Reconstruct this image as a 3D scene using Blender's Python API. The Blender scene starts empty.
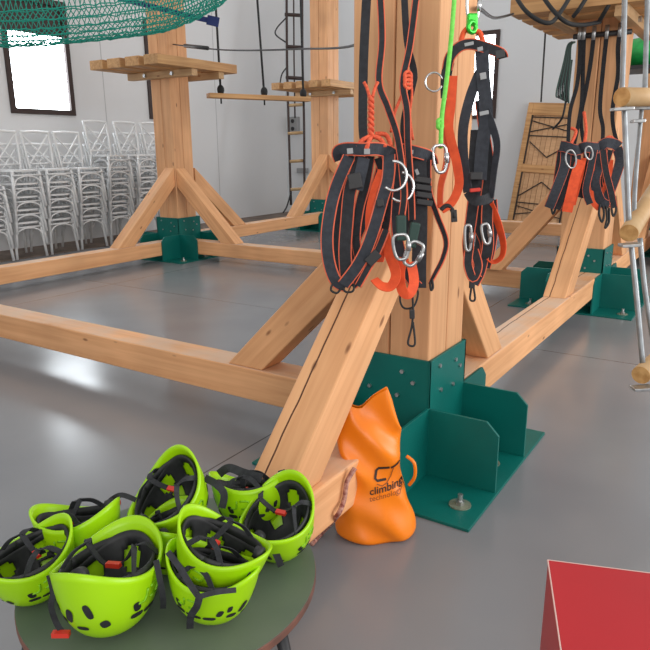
import bpy, bmesh, math, random
from math import sin, cos, pi, radians
from mathutils import Vector as V, Matrix
from mathutils.bvhtree import BVHTree
random.seed(7)
SC = bpy.context.scene
COL = SC.collection

# ------------------------------------------------------------------ camera
FPX = 660.0
PITCH, ROLL, YAW = radians(14.98), radians(-0.4), radians(-33.1)
def cam_axes():
    right = V((1, 0, 0)); fwd = V((0, cos(PITCH), -sin(PITCH))); up = V((0, sin(PITCH), cos(PITCH)))
    r2 = right * cos(ROLL) + up * sin(ROLL); u2 = -right * sin(ROLL) + up * cos(ROLL)
    u = V((cos(YAW), sin(YAW), 0)); v = V((-sin(YAW), cos(YAW), 0)); w = V((0, 0, 1))
    T = lambda a: V((u.dot(a), v.dot(a), w.dot(a)))
    return T(r2), T(u2), T(fwd)
CR, CU, CF = cam_axes()
CAM = V((0, 0, 1.32))
cd = bpy.data.cameras.new('camera'); co = bpy.data.objects.new('camera', cd); COL.objects.link(co)
m = Matrix((CR, CU, -CF)).transposed().to_4x4(); m.translation = CAM; co.matrix_world = m
cd.sensor_width = 36; cd.lens = FPX / 650 * 36; cd.clip_start = .02
SC.camera = co
def ray(x, y): return CR * ((x - 325) / FPX) - CU * ((y - 325) / FPX) + CF
def at_d(x, y, d): return CAM + ray(x, y) * d
def at_z(x, y, z): r = ray(x, y); return CAM + r * ((z - CAM.z) / r.z)
def at_v(x, y, a): r = ray(x, y); return CAM + r * (a / r.y)
def at_u(x, y, a): r = ray(x, y); return CAM + r * (a / r.x)
FH = V((CF.x, CF.y, 0)).normalized(); RH = V((CR.x, CR.y, 0)).normalized(); UP = V((0, 0, 1))

# ------------------------------------------------------------------ materials
def newmat(name, color, rough=.6, metal=0.0, spec=None):
    m = bpy.data.materials.new(name); m.use_nodes = True
    b = m.node_tree.nodes['Principled BSDF']
    b.inputs['Base Color'].default_value = (*color, 1); b.inputs['Roughness'].default_value = rough
    b.inputs['Metallic'].default_value = metal
    if spec is not None: b.inputs['Specular IOR Level'].default_value = spec
    return m
def N(m, t, **kw):
    n = m.node_tree.nodes.new(t)
    for k, v in kw.items(): setattr(n, k, v)
    return n
def L(m, a, b): m.node_tree.links.new(a, b)
def P(m): return m.node_tree.nodes['Principled BSDF']
def noisy(name, c1, c2, scale=8, rough=.6, metal=0, detail=4, bump=0.0, bscale=None, spec=None, lo=.35, hi=.65):
    m = newmat(name, c1, rough, metal, spec)
    tc = N(m, 'ShaderNodeTexCoord'); nz = N(m, 'ShaderNodeTexNoise'); nz.inputs['Scale'].default_value = scale; nz.inputs['Detail'].default_value = detail
    L(m, tc.outputs['Object'], nz.inputs['Vector'])
    cr = N(m, 'ShaderNodeValToRGB'); cr.color_ramp.elements[0].color = (*c1, 1); cr.color_ramp.elements[1].color = (*c2, 1)
    cr.color_ramp.elements[0].position = lo; cr.color_ramp.elements[1].position = hi
    L(m, nz.outputs['Fac'], cr.inputs['Fac']); L(m, cr.outputs['Color'], P(m).inputs['Base Color'])
    if bump:
        nb = N(m, 'ShaderNodeTexNoise'); nb.inputs['Scale'].default_value = bscale or scale * 6
        L(m, tc.outputs['Object'], nb.inputs['Vector'])
        bp = N(m, 'ShaderNodeBump'); bp.inputs['Strength'].default_value = bump; bp.inputs['Distance'].default_value = .01
        L(m, nb.outputs['Fac'], bp.inputs['Height']); L(m, bp.outputs['Normal'], P(m).inputs['Normal'])
    return m
def wood(name, c1, c2, crack=None, knots=True, rough=.62, worn=None):
    """timber whose grain runs along the object's local X axis; crack = local Y of a drying check on the top (+Z)"""
    m = newmat(name, c1, rough, 0, .3)
    tc = N(m, 'ShaderNodeTexCoord'); oi = N(m, 'ShaderNodeObjectInfo'); geo = N(m, 'ShaderNodeNewGeometry')
    off = N(m, 'ShaderNodeVectorMath', operation='SCALE'); L(m, oi.outputs['Location'], off.inputs[0]); off.inputs['Scale'].default_value = 3.7
    isl = N(m, 'ShaderNodeMath', operation='MULTIPLY'); L(m, geo.outputs['Random Per Island'], isl.inputs[0]); isl.inputs[1].default_value = 37
    add = N(m, 'ShaderNodeVectorMath', operation='ADD'); L(m, tc.outputs['Object'], add.inputs[0]); L(m, off.outputs['Vector'], add.inputs[1])
    add2 = N(m, 'ShaderNodeVectorMath', operation='ADD'); L(m, add.outputs[0], add2.inputs[0]); L(m, isl.outputs[0], add2.inputs[1])
    mp = N(m, 'ShaderNodeMapping'); mp.inputs['Scale'].default_value = (.8, 20, 20); L(m, add2.outputs[0], mp.inputs['Vector'])
    n1 = N(m, 'ShaderNodeTexNoise'); n1.inputs['Scale'].default_value = 1.6; n1.inputs['Detail'].default_value = 5; n1.inputs['Distortion'].default_value = .6
    L(m, mp.outputs[0], n1.inputs['Vector'])
    cr = N(m, 'ShaderNodeValToRGB'); e = cr.color_ramp.elements
    e[0].color = (*c2, 1); e[0].position = .3; e[1].color = (*c1, 1); e[1].position = .62
    L(m, n1.outputs['Fac'], cr.inputs['Fac'])
    # broad tone drift
    n2 = N(m, 'ShaderNodeTexNoise'); n2.inputs['Scale'].default_value = 1.8; L(m, add2.outputs[0], n2.inputs['Vector'])
    mr = N(m, 'ShaderNodeMapRange'); mr.inputs['From Min'].default_value = .3; mr.inputs['From Max'].default_value = .7
    mr.inputs['To Min'].default_value = .84; mr.inputs['To Max'].default_value = 1.1; L(m, n2.outputs['Fac'], mr.inputs['Value'])
    vm = N(m, 'ShaderNodeVectorMath', operation='SCALE'); L(m, cr.outputs['Color'], vm.inputs[0]); L(m, mr.outputs[0], vm.inputs['Scale'])
    col = vm.outputs[0]
    if knots:
        mk = N(m, 'ShaderNodeMapping'); mk.inputs['Scale'].default_value = (2.6, 7, 7); L(m, add2.outputs[0], mk.inputs['Vector'])
        vo = N(m, 'ShaderNodeTexVoronoi'); vo.inputs['Scale'].default_value = 1.25; L(m, mk.outputs[0], vo.inputs['Vector'])
        kr = N(m, 'ShaderNodeMapRange'); kr.inputs['From Min'].default_value = .05; kr.inputs['From Max'].default_value = .10
        kr.inputs['To Min'].default_value = .85; kr.inputs['To Max'].default_value = 0; L(m, vo.outputs['Distance'], kr.inputs['Value'])
        mx = N(m, 'ShaderNodeMix', data_type='RGBA'); L(m, kr.outputs[0], mx.inputs['Factor']); L(m, col, mx.inputs['A']); mx.inputs['B'].default_value = (.22, .085, .035, 1)
        col = mx.outputs['Result']
    if worn is not None:   # patchy greyer tone mixed into upward faces of ground timbers
        sx = N(m, 'ShaderNodeSeparateXYZ'); L(m, geo.outputs['True Normal'], sx.inputs[0])
        nw = N(m, 'ShaderNodeTexNoise'); nw.inputs['Scale'].default_value = 5; nw.inputs['Detail'].default_value = 6; L(m, add2.outputs[0], nw.inputs['Vector'])
        wr = N(m, 'ShaderNodeMapRange'); wr.inputs['From Min'].default_value = .3; wr.inputs['From Max'].default_value = .65; wr.inputs['To Max'].default_value = .75; L(m, nw.outputs['Fac'], wr.inputs['Value'])
        gt = N(m, 'ShaderNodeMath', operation='GREATER_THAN'); L(m, sx.outputs['Z'], gt.inputs[0]); gt.inputs[1].default_value = .9
        mu = N(m, 'ShaderNodeMath', operation='MULTIPLY'); L(m, gt.outputs[0], mu.inputs[0]); L(m, wr.outputs[0], mu.inputs[1])
        mx = N(m, 'ShaderNodeMix', data_type='RGBA'); L(m, mu.outputs[0], mx.inputs['Factor']); L(m, col, mx.inputs['A']); mx.inputs['B'].default_value = (*worn, 1)
        col = mx.outputs['Result']
    if crack is not None:
        so = N(m, 'ShaderNodeSeparateXYZ'); L(m, tc.outputs['Object'], so.inputs[0])
        mc = N(m, 'ShaderNodeMapping'); mc.inputs['Scale'].default_value = (2.5, 0, 0); L(m, tc.outputs['Object'], mc.inputs['Vector'])
        nc = N(m, 'ShaderNodeTexNoise'); nc.inputs['Scale'].default_value = 1.5; L(m, mc.outputs[0], nc.inputs['Vector'])
        a = N(m, 'ShaderNodeMath', operation='MULTIPLY_ADD'); L(m, nc.outputs['Fac'], a.inputs[0]); a.inputs[1].default_value = .022; L(m, so.outputs['Y'], a.inputs[2])
        b = N(m, 'ShaderNodeMath', operation='SUBTRACT'); L(m, a.outputs[0], b.inputs[0]); b.inputs[1].default_value = crack + .011
        c = N(m, 'ShaderNodeMath', operation='ABSOLUTE'); L(m, b.outputs[0], c.inputs[0])
        d = N(m, 'ShaderNodeMath', operation='LESS_THAN'); L(m, c.outputs[0], d.inputs[0]); d.inputs[1].default_value = .0032
        z = N(m, 'ShaderNodeMath', operation='GREATER_THAN'); L(m, so.outputs['Z'], z.inputs[0]); z.inputs[1].default_value = .03
        f = N(m, 'ShaderNodeMath', operation='MULTIPLY'); L(m, d.outputs[0], f.inputs[0]); L(m, z.outputs[0], f.inputs[1])
        mx = N(m, 'ShaderNodeMix', data_type='RGBA'); L(m, f.outputs[0], mx.inputs['Factor']); L(m, col, mx.inputs['A']); mx.inputs['B'].default_value = (.10, .04, .018, 1)
        col = mx.outputs['Result']
    L(m, col, P(m).inputs['Base Color'])
    bp = N(m, 'ShaderNodeBump'); bp.inputs['Strength'].default_value = .12; bp.inputs['Distance'].default_value = .004
    L(m, n1.outputs['Fac'], bp.inputs['Height']); L(m, bp.outputs['Normal'], P(m).inputs['Normal'])
    return m

C1, C2 = (.77, .415, .205), (.65, .32, .145)
M = {}
M['post'] = wood('pine post', (.74, .405, .205), (.62, .31, .15), rough=.6)
M['beam'] = wood('pine beam', C1, C2, worn=(.62, .47, .36))
M['beamc'] = wood('pine beam with check', C1, C2, crack=.045, worn=(.62, .47, .36))
M['brace'] = wood('pine brace', C1, C2, crack=.030)
M['plain'] = wood('pine brace plain', C1, C2)
M['deck'] = wood('decking', (.62, .36, .16), (.44, .22, .09))
M['joist'] = wood('joist', (.56, .36, .19), (.42, .25, .12))
M['log'] = noisy('peeled log', (.62, .44, .24), (.48, .30, .14), 6, .55)
M['logend'] = noisy('log end grain', (.60, .36, .14), (.42, .22, .07), 30, .7)
M['gate'] = wood('gate boards', (.66, .40, .22), (.54, .31, .16), knots=False)
M['gatedark'] = newmat('dark gaps', (.03, .022, .018), .7)
M['green'] = noisy('green painted steel', (.0, .135, .115), (.0, .112, .096), 4, .45, 0, bump=.05, bscale=90, spec=.35)
M['zinc'] = noisy('zinc', (.55, .56, .56), (.40, .41, .42), 40, .35, .9)
M['zincd'] = noisy('galvanised rod', (.34, .37, .39), (.25, .27, .29), 20, .45, .6)
M['washer'] = noisy('dusty washer', (.25, .27, .2), (.12, .17, .13), 30, .6, .4)
M['black'] = noisy('black webbing', (.012, .013, .017), (.022, .024, .03), 60, .75, bump=.3, bscale=500)
M['navy'] = noisy('charcoal webbing', (.022, .026, .036), (.034, .039, .052), 60, .75, bump=.3, bscale=500)
M['strapo'] = noisy('orange webbing', (.85, .10, .022), (.72, .075, .016), 30, .7, bump=.3, bscale=500)
M['piping'] = newmat('coral piping', (.72, .13, .06), .7)
M['ropeo'] = noisy('orange rope', (.80, .13, .05), (.55, .07, .03), 120, .8)
M['ropeg'] = noisy('lime rope', (.13, .60, .05), (.20, .70, .10), 80, .6)
M['ropek'] = newmat('black rope', (.010, .011, .012), .7)
M['sleeve'] = newmat('dark green sleeve', (.012, .045, .035), .5)
M['steel'] = newmat('steel', (.62, .63, .64), .22, 1)
M['lime'] = newmat('lime anodised', (.05, .55, .05), .25, .6)
M['white'] = newmat('white print', (.7, .7, .7), .6)
M['helmet'] = noisy('lime shell', (.36, .68, .003), (.34, .655, .003), 12, .36, 0, spec=.4)
M['emboss'] = newmat('darker lime emblem', (.20, .46, .004), .45)
M['liner'] = noisy('black liner', (.010, .011, .013), (.022, .023, .026), 30, .6)
M['redclip'] = newmat('red clip', (.60, .035, .02), .4)
M['table'] = noisy('green table top', (.085, .115, .085), (.13, .155, .115), 3, .55, 0, 8)
M['tedge'] = noisy('worn brown edge', (.20, .085, .06), (.12, .06, .045), 14, .7)
M['tleg'] = newmat('dark steel leg', (.02, .022, .026), .5)
M['red'] = noisy('red panel', (.44, .011, .018), (.40, .010, .016), 3, .40, spec=.4)
M['redw'] = newmat('pale worn edge', (.62, .42, .38), .6)
M['chair'] = newmat('white resin', (.72, .73, .74), .4)
M['net'] = newmat('green net cord', (.0, .27, .20), .6)
M['blue'] = newmat('blue strap', (.01, .022, .13), .6)
M['bag'] = noisy('orange bag', (.93, .235, .004), (.86, .205, .003), 5, .38, 0, bump=.06, bscale=9, spec=.5)
M['print'] = newmat('black print', (.03, .015, .01), .6)
M['printb'] = newmat('brown faded print', (.30, .08, .01), .6)
M['pinkrope'] = noisy('pale pink cord', (.55, .30, .24), (.20, .05, .04), 60, .8)
M['winframe'] = newmat('dark brown frame', (.035, .017, .014), .5)
M['box'] = newmat('grey plastic', (.30, .31, .32), .5)
M['dark'] = newmat('dark plastic', (.02, .02, .022), .5)
M['bundle'] = noisy('bright green bundle', (.01, .33, .06), (.006, .22, .04), 12, .5)
gl = bpy.data.materials.new('bright daylight glass'); gl.use_nodes = True
b = P(gl); b.inputs['Base Color'].default_value = (.8, .85, .9, 1); b.inputs['Emission Color'].default_value = (.88, .95, 1, 1); b.inputs['Emission Strength'].default_value = 10.5
b.inputs['Roughness'].default_value = .1
M['glass'] = gl

# floor: polished power-floated concrete with saw joints
fm = newmat('concrete floor', (.24, .25, .26), .32, 0, .5)
tc = N(fm, 'ShaderNodeTexCoord')
n1 = N(fm, 'ShaderNodeTexNoise'); n1.inputs['Scale'].default_value = .9; n1.inputs['Detail'].default_value = 3;  L(fm, tc.outputs['Object'], n1.inputs['Vector'])
cr = N(fm, 'ShaderNodeValToRGB'); cr.color_ramp.elements[0].color = (.180, .190, .208, 1); cr.color_ramp.elements[0].position = .3; cr.color_ramp.elements[1].color = (.250, .255, .266, 1); cr.color_ramp.elements[1].position = .7
L(fm, n1.outputs['Fac'], cr.inputs['Fac'])
sx = N(fm, 'ShaderNodeSeparateXYZ'); L(fm, tc.outputs['Object'], sx.inputs[0])
def joint(out, period, offset):
    a = N(fm, 'ShaderNodeMath', operation='ADD'); L(fm, out, a.inputs[0]); a.inputs[1].default_value = 100 * period - offset + period / 2
    b = N(fm, 'ShaderNodeMath', operation='MODULO'); L(fm, a.outputs[0], b.inputs[0]); b.inputs[1].default_value = period
    c = N(fm, 'ShaderNodeMath', operation='SUBTRACT'); L(fm, b.outputs[0], c.inputs[0]); c.inputs[1].default_value = period / 2
    d = N(fm, 'ShaderNodeMath', operation='ABSOLUTE'); L(fm, c.outputs[0], d.inputs[0])
    e = N(fm, 'ShaderNodeMath', operation='LESS_THAN'); L(fm, d.outputs[0], e.inputs[0]); e.inputs[1].default_value = .004
    return e.outputs[0]
j1 = joint(sx.outputs['X'], 3.6, -1.813); j2 = joint(sx.outputs['Y'], 3.6, 4.35)
mxj = N(fm, 'ShaderNodeMath', operation='MAXIMUM'); L(fm, j1, mxj.inputs[0]); L(fm, j2, mxj.inputs[1])
mj = N(fm, 'ShaderNodeMix', data_type='RGBA'); L(fm, mxj.outputs[0], mj.inputs['Factor']); L(fm, cr.outputs['Color'], mj.inputs['A']); mj.inputs['B'].default_value = (.07, .072, .075, 1)
L(fm, mj.outputs['Result'], P(fm).inputs['Base Color'])
n2 = N(fm, 'ShaderNodeTexNoise'); n2.inputs['Scale'].default_value = 2; n2.inputs['Detail'].default_value = 2; L(fm, tc.outputs['Object'], n2.inputs['Vector'])
rr = N(fm, 'ShaderNodeMapRange'); rr.inputs['To Min'].default_value = .13; rr.inputs['To Max'].default_value = .30; L(fm, n2.outputs['Fac'], rr.inputs['Value']); L(fm, rr.outputs[0], P(fm).inputs['Roughness'])
M['floor'] = fm

def wallmat(name, c, axis, period, offset):
    m = newmat(name, c, .75)
    tc = N(m, 'ShaderNodeTexCoord'); s = N(m, 'ShaderNodeSeparateXYZ'); L(m, tc.outputs['Object'], s.inputs[0])
    a = N(m, 'ShaderNodeMath', operation='ADD'); L(m, s.outputs[axis], a.inputs[0]); a.inputs[1].default_value = 50 * period - offset + period / 2
    b = N(m, 'ShaderNodeMath', operation='MODULO'); L(m, a.outputs[0], b.inputs[0]); b.inputs[1].default_value = period
    d = N(m, 'ShaderNodeMath', operation='SUBTRACT'); L(m, b.outputs[0], d.inputs[0]); d.inputs[1].default_value = period / 2
    e = N(m, 'ShaderNodeMath', operation='ABSOLUTE'); L(m, d.outputs[0], e.inputs[0])
    f = N(m, 'ShaderNodeMath', operation='LESS_THAN'); L(m, e.outputs[0], f.inputs[0]); f.inputs[1].default_value = .008
    nz = N(m, 'ShaderNodeTexNoise'); nz.inputs['Scale'].default_value = 1.2; nz.inputs['Detail'].default_value = 5; L(m, tc.outputs['Object'], nz.inputs['Vector'])
    cr = N(m, 'ShaderNodeValToRGB'); cr.color_ramp.elements[0].color = (*[x * .93 for x in c], 1); cr.color_ramp.elements[1].color = (*c, 1); L(m, nz.outputs['Fac'], cr.inputs['Fac'])
    mx = N(m, 'ShaderNodeMix', data_type='RGBA'); L(m, f.outputs[0], mx.inputs['Factor']); L(m, cr.outputs['Color'], mx.inputs['A']); mx.inputs['B'].default_value = (*[x * .62 for x in c], 1)
    L(m, mx.outputs['Result'], P(m).inputs['Base Color'])
    return m
M['wallL'] = wallmat('painted wall panels', (.72, .73, .745), 'Y', 2.47, 7.0)
M['wallF'] = wallmat('painted end wall', (.70, .73, .76), 'Z', 40, 20)
M['strip'] = noisy('brown floor strip', (.13, .095, .075), (.20, .15, .12), 4, .7)

# ------------------------------------------------------------------ mesh helpers
class MB:
    def __init__(s): s.v = []; s.f = []
    def add(s, vs, fs):
        k = len(s.v); s.v += [V(p) for p in vs]; s.f += [tuple(i + k for i in f) for f in fs]; return s
    def box(s, lo, hi, mat=None):
        x0, y0, z0 = lo; x1, y1, z1 = hi
        vs = [V(p) for p in ((x0,y0,z0),(x1,y0,z0),(x1,y1,z0),(x0,y1,z0),(x0,y0,z1),(x1,y0,z1),(x1,y1,z1),(x0,y1,z1))]
        if mat is not None: vs = [mat @ p for p in vs]
        return s.add(vs, [(3,2,1,0),(4,5,6,7),(0,1,5,4),(1,2,6,5),(2,3,7,6),(3,0,4,7)])
    def prism(s, poly, ext):
        """planar polygon of 3D points pushed along ext"""
        n = len(poly); poly = [V(p) for p in poly]; ext = V(ext)
        return s.add(poly + [p + ext for p in poly], [tuple(range(n))[::-1], tuple(range(n, 2*n))] + [(i, (i+1) % n, n + (i+1) % n, n + i) for i in range(n)])
    def tube(s, pts, r, n=8, closed=False, taper=None):
        pts = [V(p) for p in pts]; k = len(pts); rings = []
        tang = []
        for i in range(k):
            a = pts[(i-1) % k] if (closed or i > 0) else pts[i]; b = pts[(i+1) % k] if (closed or i < k-1) else pts[i]
            t = (b - a); tang.append(t.normalized() if t.length > 1e-9 else V((0,0,1)))
        ref = V((0,0,1)) if abs(tang[0].z) < .9 else V((1,0,0))
        nrm = tang[0].cross(ref).normalized(); vs = []
        for i in range(k):
            nrm = (nrm - tang[i] * nrm.dot(tang[i]));
            nrm = nrm.normalized() if nrm.length > 1e-6 else tang[i].orthogonal().normalized()
            bi = tang[i].cross(nrm); rr = r if taper is None else r * taper(i / max(1, k-1))
            vs += [pts[i] + (nrm * cos(2*pi*j/n) + bi * sin(2*pi*j/n)) * rr for j in range(n)]
        fs = []
        for i in range(k if closed else k-1):
            i2 = (i+1) % k
            fs += [(i*n+j, i*n+(j+1) % n, i2*n+(j+1) % n, i2*n+j) for j in range(n)]
        if not closed: fs += [tuple(range(n))[::-1], tuple(range((k-1)*n, k*n))]
        return s.add(vs, fs)
    def ribbon(s, pts, wdirs, w, t):
        """flat webbing along pts, wdirs = width direction at each point"""
        k = len(pts); vs = []
        for i in range(k):
            a = pts[max(0, i-1)]; b = pts[min(k-1, i+1)]; tg = (b - a).normalized()
            wd = (wdirs[i] - tg * wdirs[i].dot(tg)).normalized(); nn = tg.cross(wd)
            p = pts[i]
            vs += [p - wd*w/2 - nn*t/2, p + wd*w/2 - nn*t/2, p + wd*w/2 + nn*t/2, p - wd*w/2 + nn*t/2]
        fs = [(3,2,1,0), tuple(range(4*(k-1), 4*k))]
        for i in range(k-1):
            fs += [(i*4+j, i*4+(j+1) % 4, (i+1)*4+(j+1) % 4, (i+1)*4+j) for j in range(4)]
        return s.add(vs, fs)
    def ellipsoid(s, c, r, n=16, m=10, mat=None):
        vs = []; fs = []
        for i in range(m+1):
            for j in range(n):
                a = pi*i/m; p = V((r[0]*sin(a)*cos(2*pi*j/n), r[1]*sin(a)*sin(2*pi*j/n), r[2]*cos(a)))
                vs.append((mat @ p if mat else p) + V(c))
        for i in range(m):
            fs += [(i*n+j, (i+1)*n+j, (i+1)*n+(j+1) % n, i*n+(j+1) % n) for j in range(n)]
        return s.add(vs, fs)
    def build(s, name, mat, parent=None, smooth=False, bevel=0, origin=None, rel=True, rot=None):
        """parent: vertices are given in world space and stored relative to the (unrotated) parent when rel"""
        o = V((0,0,0))
        if parent is not None and rel: o = wloc(parent)
        me = bpy.data.meshes.new(name)
        loc = V(origin) if origin is not None else o
        me.from_pydata([p - loc for p in s.v], [], s.f); me.validate(); me.update()
        bm = bmesh.new(); bm.from_mesh(me); bmesh.ops.remove_doubles(bm, verts=bm.verts, dist=1e-6); bmesh.ops.recalc_face_normals(bm, faces=bm.faces); bm.to_mesh(me); bm.free()
        if mat is not None: me.materials.append(M[mat] if isinstance(mat, str) else mat)
        if smooth: me.polygons.foreach_set('use_smooth', [True]*len(me.polygons))
        ob = bpy.data.objects.new(name, me); COL.objects.link(ob)
        if parent is not None:
            ob.parent = parent; ob.location = loc - o
        else: ob.location = loc
        if bevel:
            b = ob.modifiers.new('edge', 'BEVEL'); b.width = bevel; b.segments = 2; b.limit_method = 'ANGLE'
        return ob
def wloc(o):
    p = V(o.location)
    while o.parent is not None: o = o.parent; p += V(o.location)
    return p
def tag(o, label, cat, group=None, kind=None):
    o['label'] = label; o['category'] = cat
    if group: o['group'] = group
    if kind: o['kind'] = kind
    return o
def thing(name, loc, label, cat, group=None, kind=None):
    o = bpy.data.objects.new(name, None); COL.objects.link(o); o.location = loc; o.empty_display_size = .1
    return tag(o, label, cat, group, kind)
def structure(o): o['kind'] = 'structure'; return o
def spline(pts, sub=6):
    """Catmull-Rom through tuples of equal length"""
    out = []; n = len(pts)
    for i in range(n-1):
        p0, p1, p2, p3 = [V(pts[min(max(j, 0), n-1)]) for j in (i-1, i, i+1, i+2)]
        for k in range(sub):
            t = k/sub
            out.append(.5*((2*p1) + (p2-p0)*t + (2*p0-5*p1+4*p2-p3)*t*t + (3*p1-p0-3*p2+p3)*t**3))
    out.append(V(pts[-1])); return out
def child_xf(ob, mat4): ob.matrix_basis = mat4; return ob

# ------------------------------------------------------------------ hall shell
structure(MB().box((-9.2, -3, -.12), (5.5, 12.3, 0)).build('floor', 'floor'))
WZ = 5.2
def wall_with_windows(name, mat, fixed, axis, lo, hi, wins, thick=.25):
    """axis 'v': wall plane u=fixed running along v; axis 'u': plane v=fixed running along u"""
    mb = MB()
    cuts = sorted(set([lo, hi] + [c for w in wins for c in w[:2]]))
    for a, b in zip(cuts[:-1], cuts[1:]):
        ws = [w for w in wins if w[0] <= a + 1e-6 and w[1] >= b - 1e-6]
        spans = [(0, WZ)] if not ws else [(0, ws[0][2]), (ws[0][3], WZ)]
        for z0, z1 in spans:
            if axis == 'v': mb.box((fixed - thick, a, z0), (fixed, b, z1))
            else: mb.box((a, fixed, z0), (b, fixed + thick, z1))
    return structure(mb.build(name, mat))
WU, WV = -8.5, 11.6
winsL = [(5.44, 6.44, 1.80, 3.30), (7.86, 8.58, 1.80, 3.30), (2.6, 3.6, 1.80, 3.30)]
winsF = [(-5.05, -4.02, 1.80, 3.22), (-2.72, -2.02, 1.80, 3.22)]
wall_with_windows('wall_left', 'wallL', WU, 'v', -3, WV + .25, winsL)
wall_with_windows('wall_far', 'wallF', WV, 'u', WU, 5.5, winsF)
def window(n, axis, fixed, w):
    a, b, z0, z1 = w; f = .07; d = .06
    def bx(mb, a0, a1, c0, c1, t0, t1):
        if axis == 'v': mb.box((fixed - t1, a0, c0), (fixed - t0, a1, c1))
        else: mb.box((a0, fixed + t0, c0), (a1, fixed + t1, c1))
    root = bpy.data.objects.new('window_%d' % n, None); COL.objects.link(root); root['kind'] = 'structure'
    root.location = (fixed, (a+b)/2, z0) if axis == 'v' else ((a+b)/2, fixed, z0)
    mb = MB(); t0, t1 = -.03, .07
    bx(mb, a, a+f, z0, z1, t0, t1); bx(mb, b-f, b, z0, z1, t0, t1); bx(mb, a+f, b-f, z0, z0+f, t0, t1); bx(mb, a+f, b-f, z1-f, z1, t0, t1)
    mb.build('window_frame', 'winframe', root)
    mb = MB(); bx(mb, a+f, b-f, z0+f, z1-f, .02, .03); mb.build('window_pane', 'glass', root)
for i, w in enumerate(winsL): window(i + 1, 'v', WU, w)
window(4, 'u', WV, winsF[0]); window(5, 'u', WV, winsF[1])
for a_, b_ in ((5.44, 6.44), (2.6, 3.6)):
    structure(MB().box((WU - .05, a_ + .07, 2.84), (WU - .015, b_ - .07, 3.23)).build('trim_2', 'winframe'))
structure(MB().box((WU, -3, 0), (-7.72, WV, .012)).build('trim_1', 'strip'))
structure(MB().box((-7.72, WV - .03, 0), (5.5, WV, .09)).build('baseboard_far', 'box'))

# ------------------------------------------------------------------ timber frame
POSTS = {'N': (-1.20, 2.50), 'L': (-6.17, 6.07), 'R': (-1.21, 5.98), 'M': (-6.17, 9.50), 'R2': (-1.21, 9.40)}
HP = .177
def timber(name, a, b, w, h, mat, label, cat, group, up=UP, pieces=1, bevel=.008):
    """one squared timber from a to b (centre line), w across, h along up; local X follows the grain"""
    a, b = V(a), V(b); x = (b - a).normalized(); y = up.cross(x).normalized(); z = x.cross(y)
    ln = (b - a).length; mb = MB().box((-ln/2, -w/2, -h/2), (ln/2, w/2, h/2))
    o = mb.build(name, mat, bevel=bevel)
    mt = Matrix((x, y, z)).transposed().to_4x4(); mt.translation = (a + b)/2; o.matrix_world = mt
    return tag(o, label, cat, group, 'thing')
def post(key, label, top=4.2, q=HP, sh=(0, 0)):
    cx, cy = POSTS[key]; cx += sh[0]; cy += sh[1]
    mb = MB(); g = .005
    # glued up from four squared timbers: local X is up
    for sy in (-1, 1):
        for sz in (-1, 1):
            y0, y1 = sorted((sy*g/2, sy*q)); z0, z1 = sorted((sz*g/2, sz*q))
            mb.box((0.013, y0, z0), (top, y1, z1))
    o = mb.build('timber_post', 'post', bevel=.007)
    mt = Matrix(((0, -1, 0), (0, 0, -1), (1, 0, 0))).to_4x4(); mt.translation = V((cx, cy, 0)); o.matrix_world = mt
    tag(o, label, 'post', 'square timber posts of the climbing frame', 'thing')
post('N', 'thick squared timber post in front hung with climbing harnesses')
post('L', 'squared timber post beside the stacked white chairs under the green net', q=.158, sh=(.018, -.018))
post('R', 'squared timber post behind the log ladder hung with coiled black ropes')
post('M', 'squared timber post beside the rope ladder at the far wall', q=.165, sh=(.01, -.01))
post('R2', 'squared timber post mostly hidden at the far right behind log ladder')

def bracket(key, label, bolts=True):
    cx, cy = POSTS[key]; root = thing('steel_bracket', (cx, cy, 0), label, 'bracket', 'green steel post brackets')
    t = .012; H1, H2, B, E = .30, .50, .492, .484; q = HP + .003
    MB().box((cx-B, cy-B, 0), (cx+B, cy+B, .012)).build('base_plate', 'green', root, bevel=.002)
    c = .05
    def plate(axis, side):
        pts = [(-E, .012), (E, .012), (E, H1-c), (E-c, H1), (q+t, H1), (q+t, H2), (-q-t, H2), (-q-t, H1), (-E+c, H1), (-E, H1-c)]
        off = side*q
        if axis == 'u': poly = [(cx+p, cy+off, z) for p, z in pts]; ext = (0, side*t, 0)
        else: poly = [(cx+off, cy+p, z) for p, z in pts]; ext = (side*t, 0, 0)
        MB().prism(poly, ext).build('upright_plate', 'green', root, bevel=.0015)
    for ax in 'uv':
        for sd in (-1, 1): plate(ax, sd)
    # bolt heads on the faces turned to the camera, anchor bolts on the base plate
    for ax in 'uv':
        for i, (p, z) in enumerate(((-.10, .46), (.07, .44), (-.08, .35), (.05, .335), (.12, .40))):
            mb = MB(); n = 6; R = .009
            if ax == 'u': c0 = V((cx + p, cy - q - t, z)); e1, e2, nn = V((1,0,0)), UP, V((0,-1,0))
            else: c0 = V((cx + q + t, cy + p, z)); e1, e2, nn = V((0,1,0)), UP, V((1,0,0))
            mb.prism([c0 + (e1*cos(2*pi*k/n) + e2*sin(2*pi*k/n))*R for k in range(n)], nn*.008)
            mb.build('bolt', 'zinc', root)
    for (du, dv) in ((.402, -.349), (.38, .045), (-.335, -.36), (.0, -.36)):
        c0 = V((cx+du, cy+dv, .012))
        if (abs(du) < .1 or abs(dv) < .1) and not (du > .3): continue
        w = MB().prism([c0 + V((cos(2*pi*k/20)*.042, sin(2*pi*k/20)*.042, 0)) for k in range(20)], (0,0,.004)).build('washer', 'washer', root)
        mb = MB().prism([c0 + V((cos(2*pi*k/6)*.017, sin(2*pi*k/6)*.017, .004)) for k in range(6)], (0,0,.016))
        mb.tube([c0 + V((0,0,.02)), c0 + V((0,0,.045))], .010, 10); mb.build('nut', 'zinc', w)
bracket('N', 'green steel bracket at the foot of the front harness post')
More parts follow.
